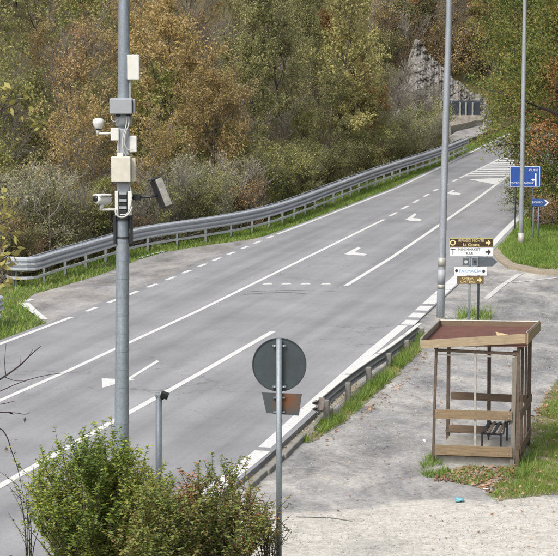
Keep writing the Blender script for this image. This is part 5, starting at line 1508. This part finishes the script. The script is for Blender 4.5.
fill('grass', 'dry blades mixed into the grass along the concrete posts', kg, AZ + 0.012, 700, 0.14, 'dry_grass', 12, -0.4, 0.009, fall=0.3)
fill('grass', 'weeds along the front and left foot of the shelter slab', [(418, 470), (424, 460), (432, 456), (440, 462), (450, 472), (440, 478), (425, 478)], AZ, 900, 0.16, 'grass', 8, -0.3, 0.010)
fill('grass', 'tuft of tall weeds at the signpost behind the shelter roof', [(452, 340), (458, 318), (470, 314), (492, 316), (492, 336), (480, 345)], AZ, 130, 0.42, 'grass', 9, 0.0, 0.014)
fill('grass', 'grass tufts beside the shelter corner post', [(514, 480), (514, 468), (524, 455), (534, 440), (540, 445), (536, 470), (524, 482)], AZ + 0.012, 1300, 0.24, 'grass', 10, -0.3, 0.009, fall=0.25)
def litter(name, label, px_poly, z, N, size, seed, mat='litter'):
    nr_ = np.random.default_rng(seed)
    poly = np.array([tuple(G(a, b__, z))[:2] for a, b__ in px_poly]); lo, hi = poly.min(0), poly.max(0)
    q = lo + nr_.random((N * 4, 2)) * (hi - lo); q = q[inside(q[:, 0], q[:, 1], poly)][:N]
    C_ = np.concatenate([q, z + nr_.uniform(0.012, 0.05, (len(q), 1))], 1)
    d = nr_.normal(0, 1, (len(q), 3)); d[:, 2] *= 0.3
    return stuff(quads_obj(name, leaf_quads(C_, size, nr_, 1.6, d, 0.75), mat), label, 'leaves')
litter('fallen_leaves', 'brown fallen leaves heaped before the shelter slab', [(436, 474), (470, 466), (512, 468), (516, 478), (505, 484), (490, 494), (478, 488), (455, 483), (434, 482)], AZ, 800, 0.075, 1)
fill('grass', 'sparse weeds growing through the leaf heap before the shelter', [(436, 476), (470, 467), (512, 468), (516, 480), (500, 488), (478, 487), (450, 483)], AZ, 700, 0.1, 'grass', 14, 0.0, 0.008)
litter('fallen_leaves', 'scattered fallen leaves on the grass bank', rg, AZ + 0.05, 520, 0.075, 2)
litter('fallen_leaves', 'pale fallen leaves along the edge of the bank by the shelter', [(528, 440), (530, 420), (538, 404), (552, 384), (560, 384), (548, 404), (542, 425), (540, 440)], AZ + 0.04, 160, 0.09, 3)
litter('fallen_leaves', 'dry leaves along the grass by the low guardrail', [(322, 440), (345, 426), (372, 402), (398, 380), (424, 352), (430, 356), (404, 386), (376, 410), (350, 432), (326, 446)], AZ + 0.01, 330, 0.08, 4)
litter('fallen_leaves', 'few leaves and crumbs blown over the apron', [(300, 470), (420, 360), (560, 300), (600, 400), (420, 500), (320, 540)], AZ + 0.006, 260, 0.06, 5)
litter('fallen_leaves', 'stones and leaves scattered over the pale foreground concrete', [(430, 515), (560, 500), (600, 560), (400, 575)], AZ + 0.01, 70, 0.06, 6)
M['grit'] = leaf_mat('pale_grit', [(0.2, 0.195, 0.185), (0.34, 0.33, 0.31), (0.5, 0.48, 0.44)], 0.0, 0.1, 1.0)
def grit(label, px_poly, z, N, size, seed):
    o = litter('gravel', label, px_poly, z - 0.008, N, size, seed, 'grit'); o['category'] = 'gravel'
grit('loose grit strewn over the worn asphalt of the apron', [(262, 476), (330, 428), (420, 350), (470, 300), (600, 280), (600, 375), (545, 395), (528, 440), (430, 480), (440, 510), (300, 518)], AZ, 5000, 0.03, 8)
grit('pale gravel crumbs over the foreground concrete', [(290, 520), (440, 508), (500, 500), (600, 488), (620, 575), (280, 575)], AZ, 3500, 0.03, 9)
grit('gravel gathered beside the kerb and first concrete post', sandstrip, AZ, 1500, 0.05, 10)
print('trees', cnt, 'objects', len(bpy.data.objects))
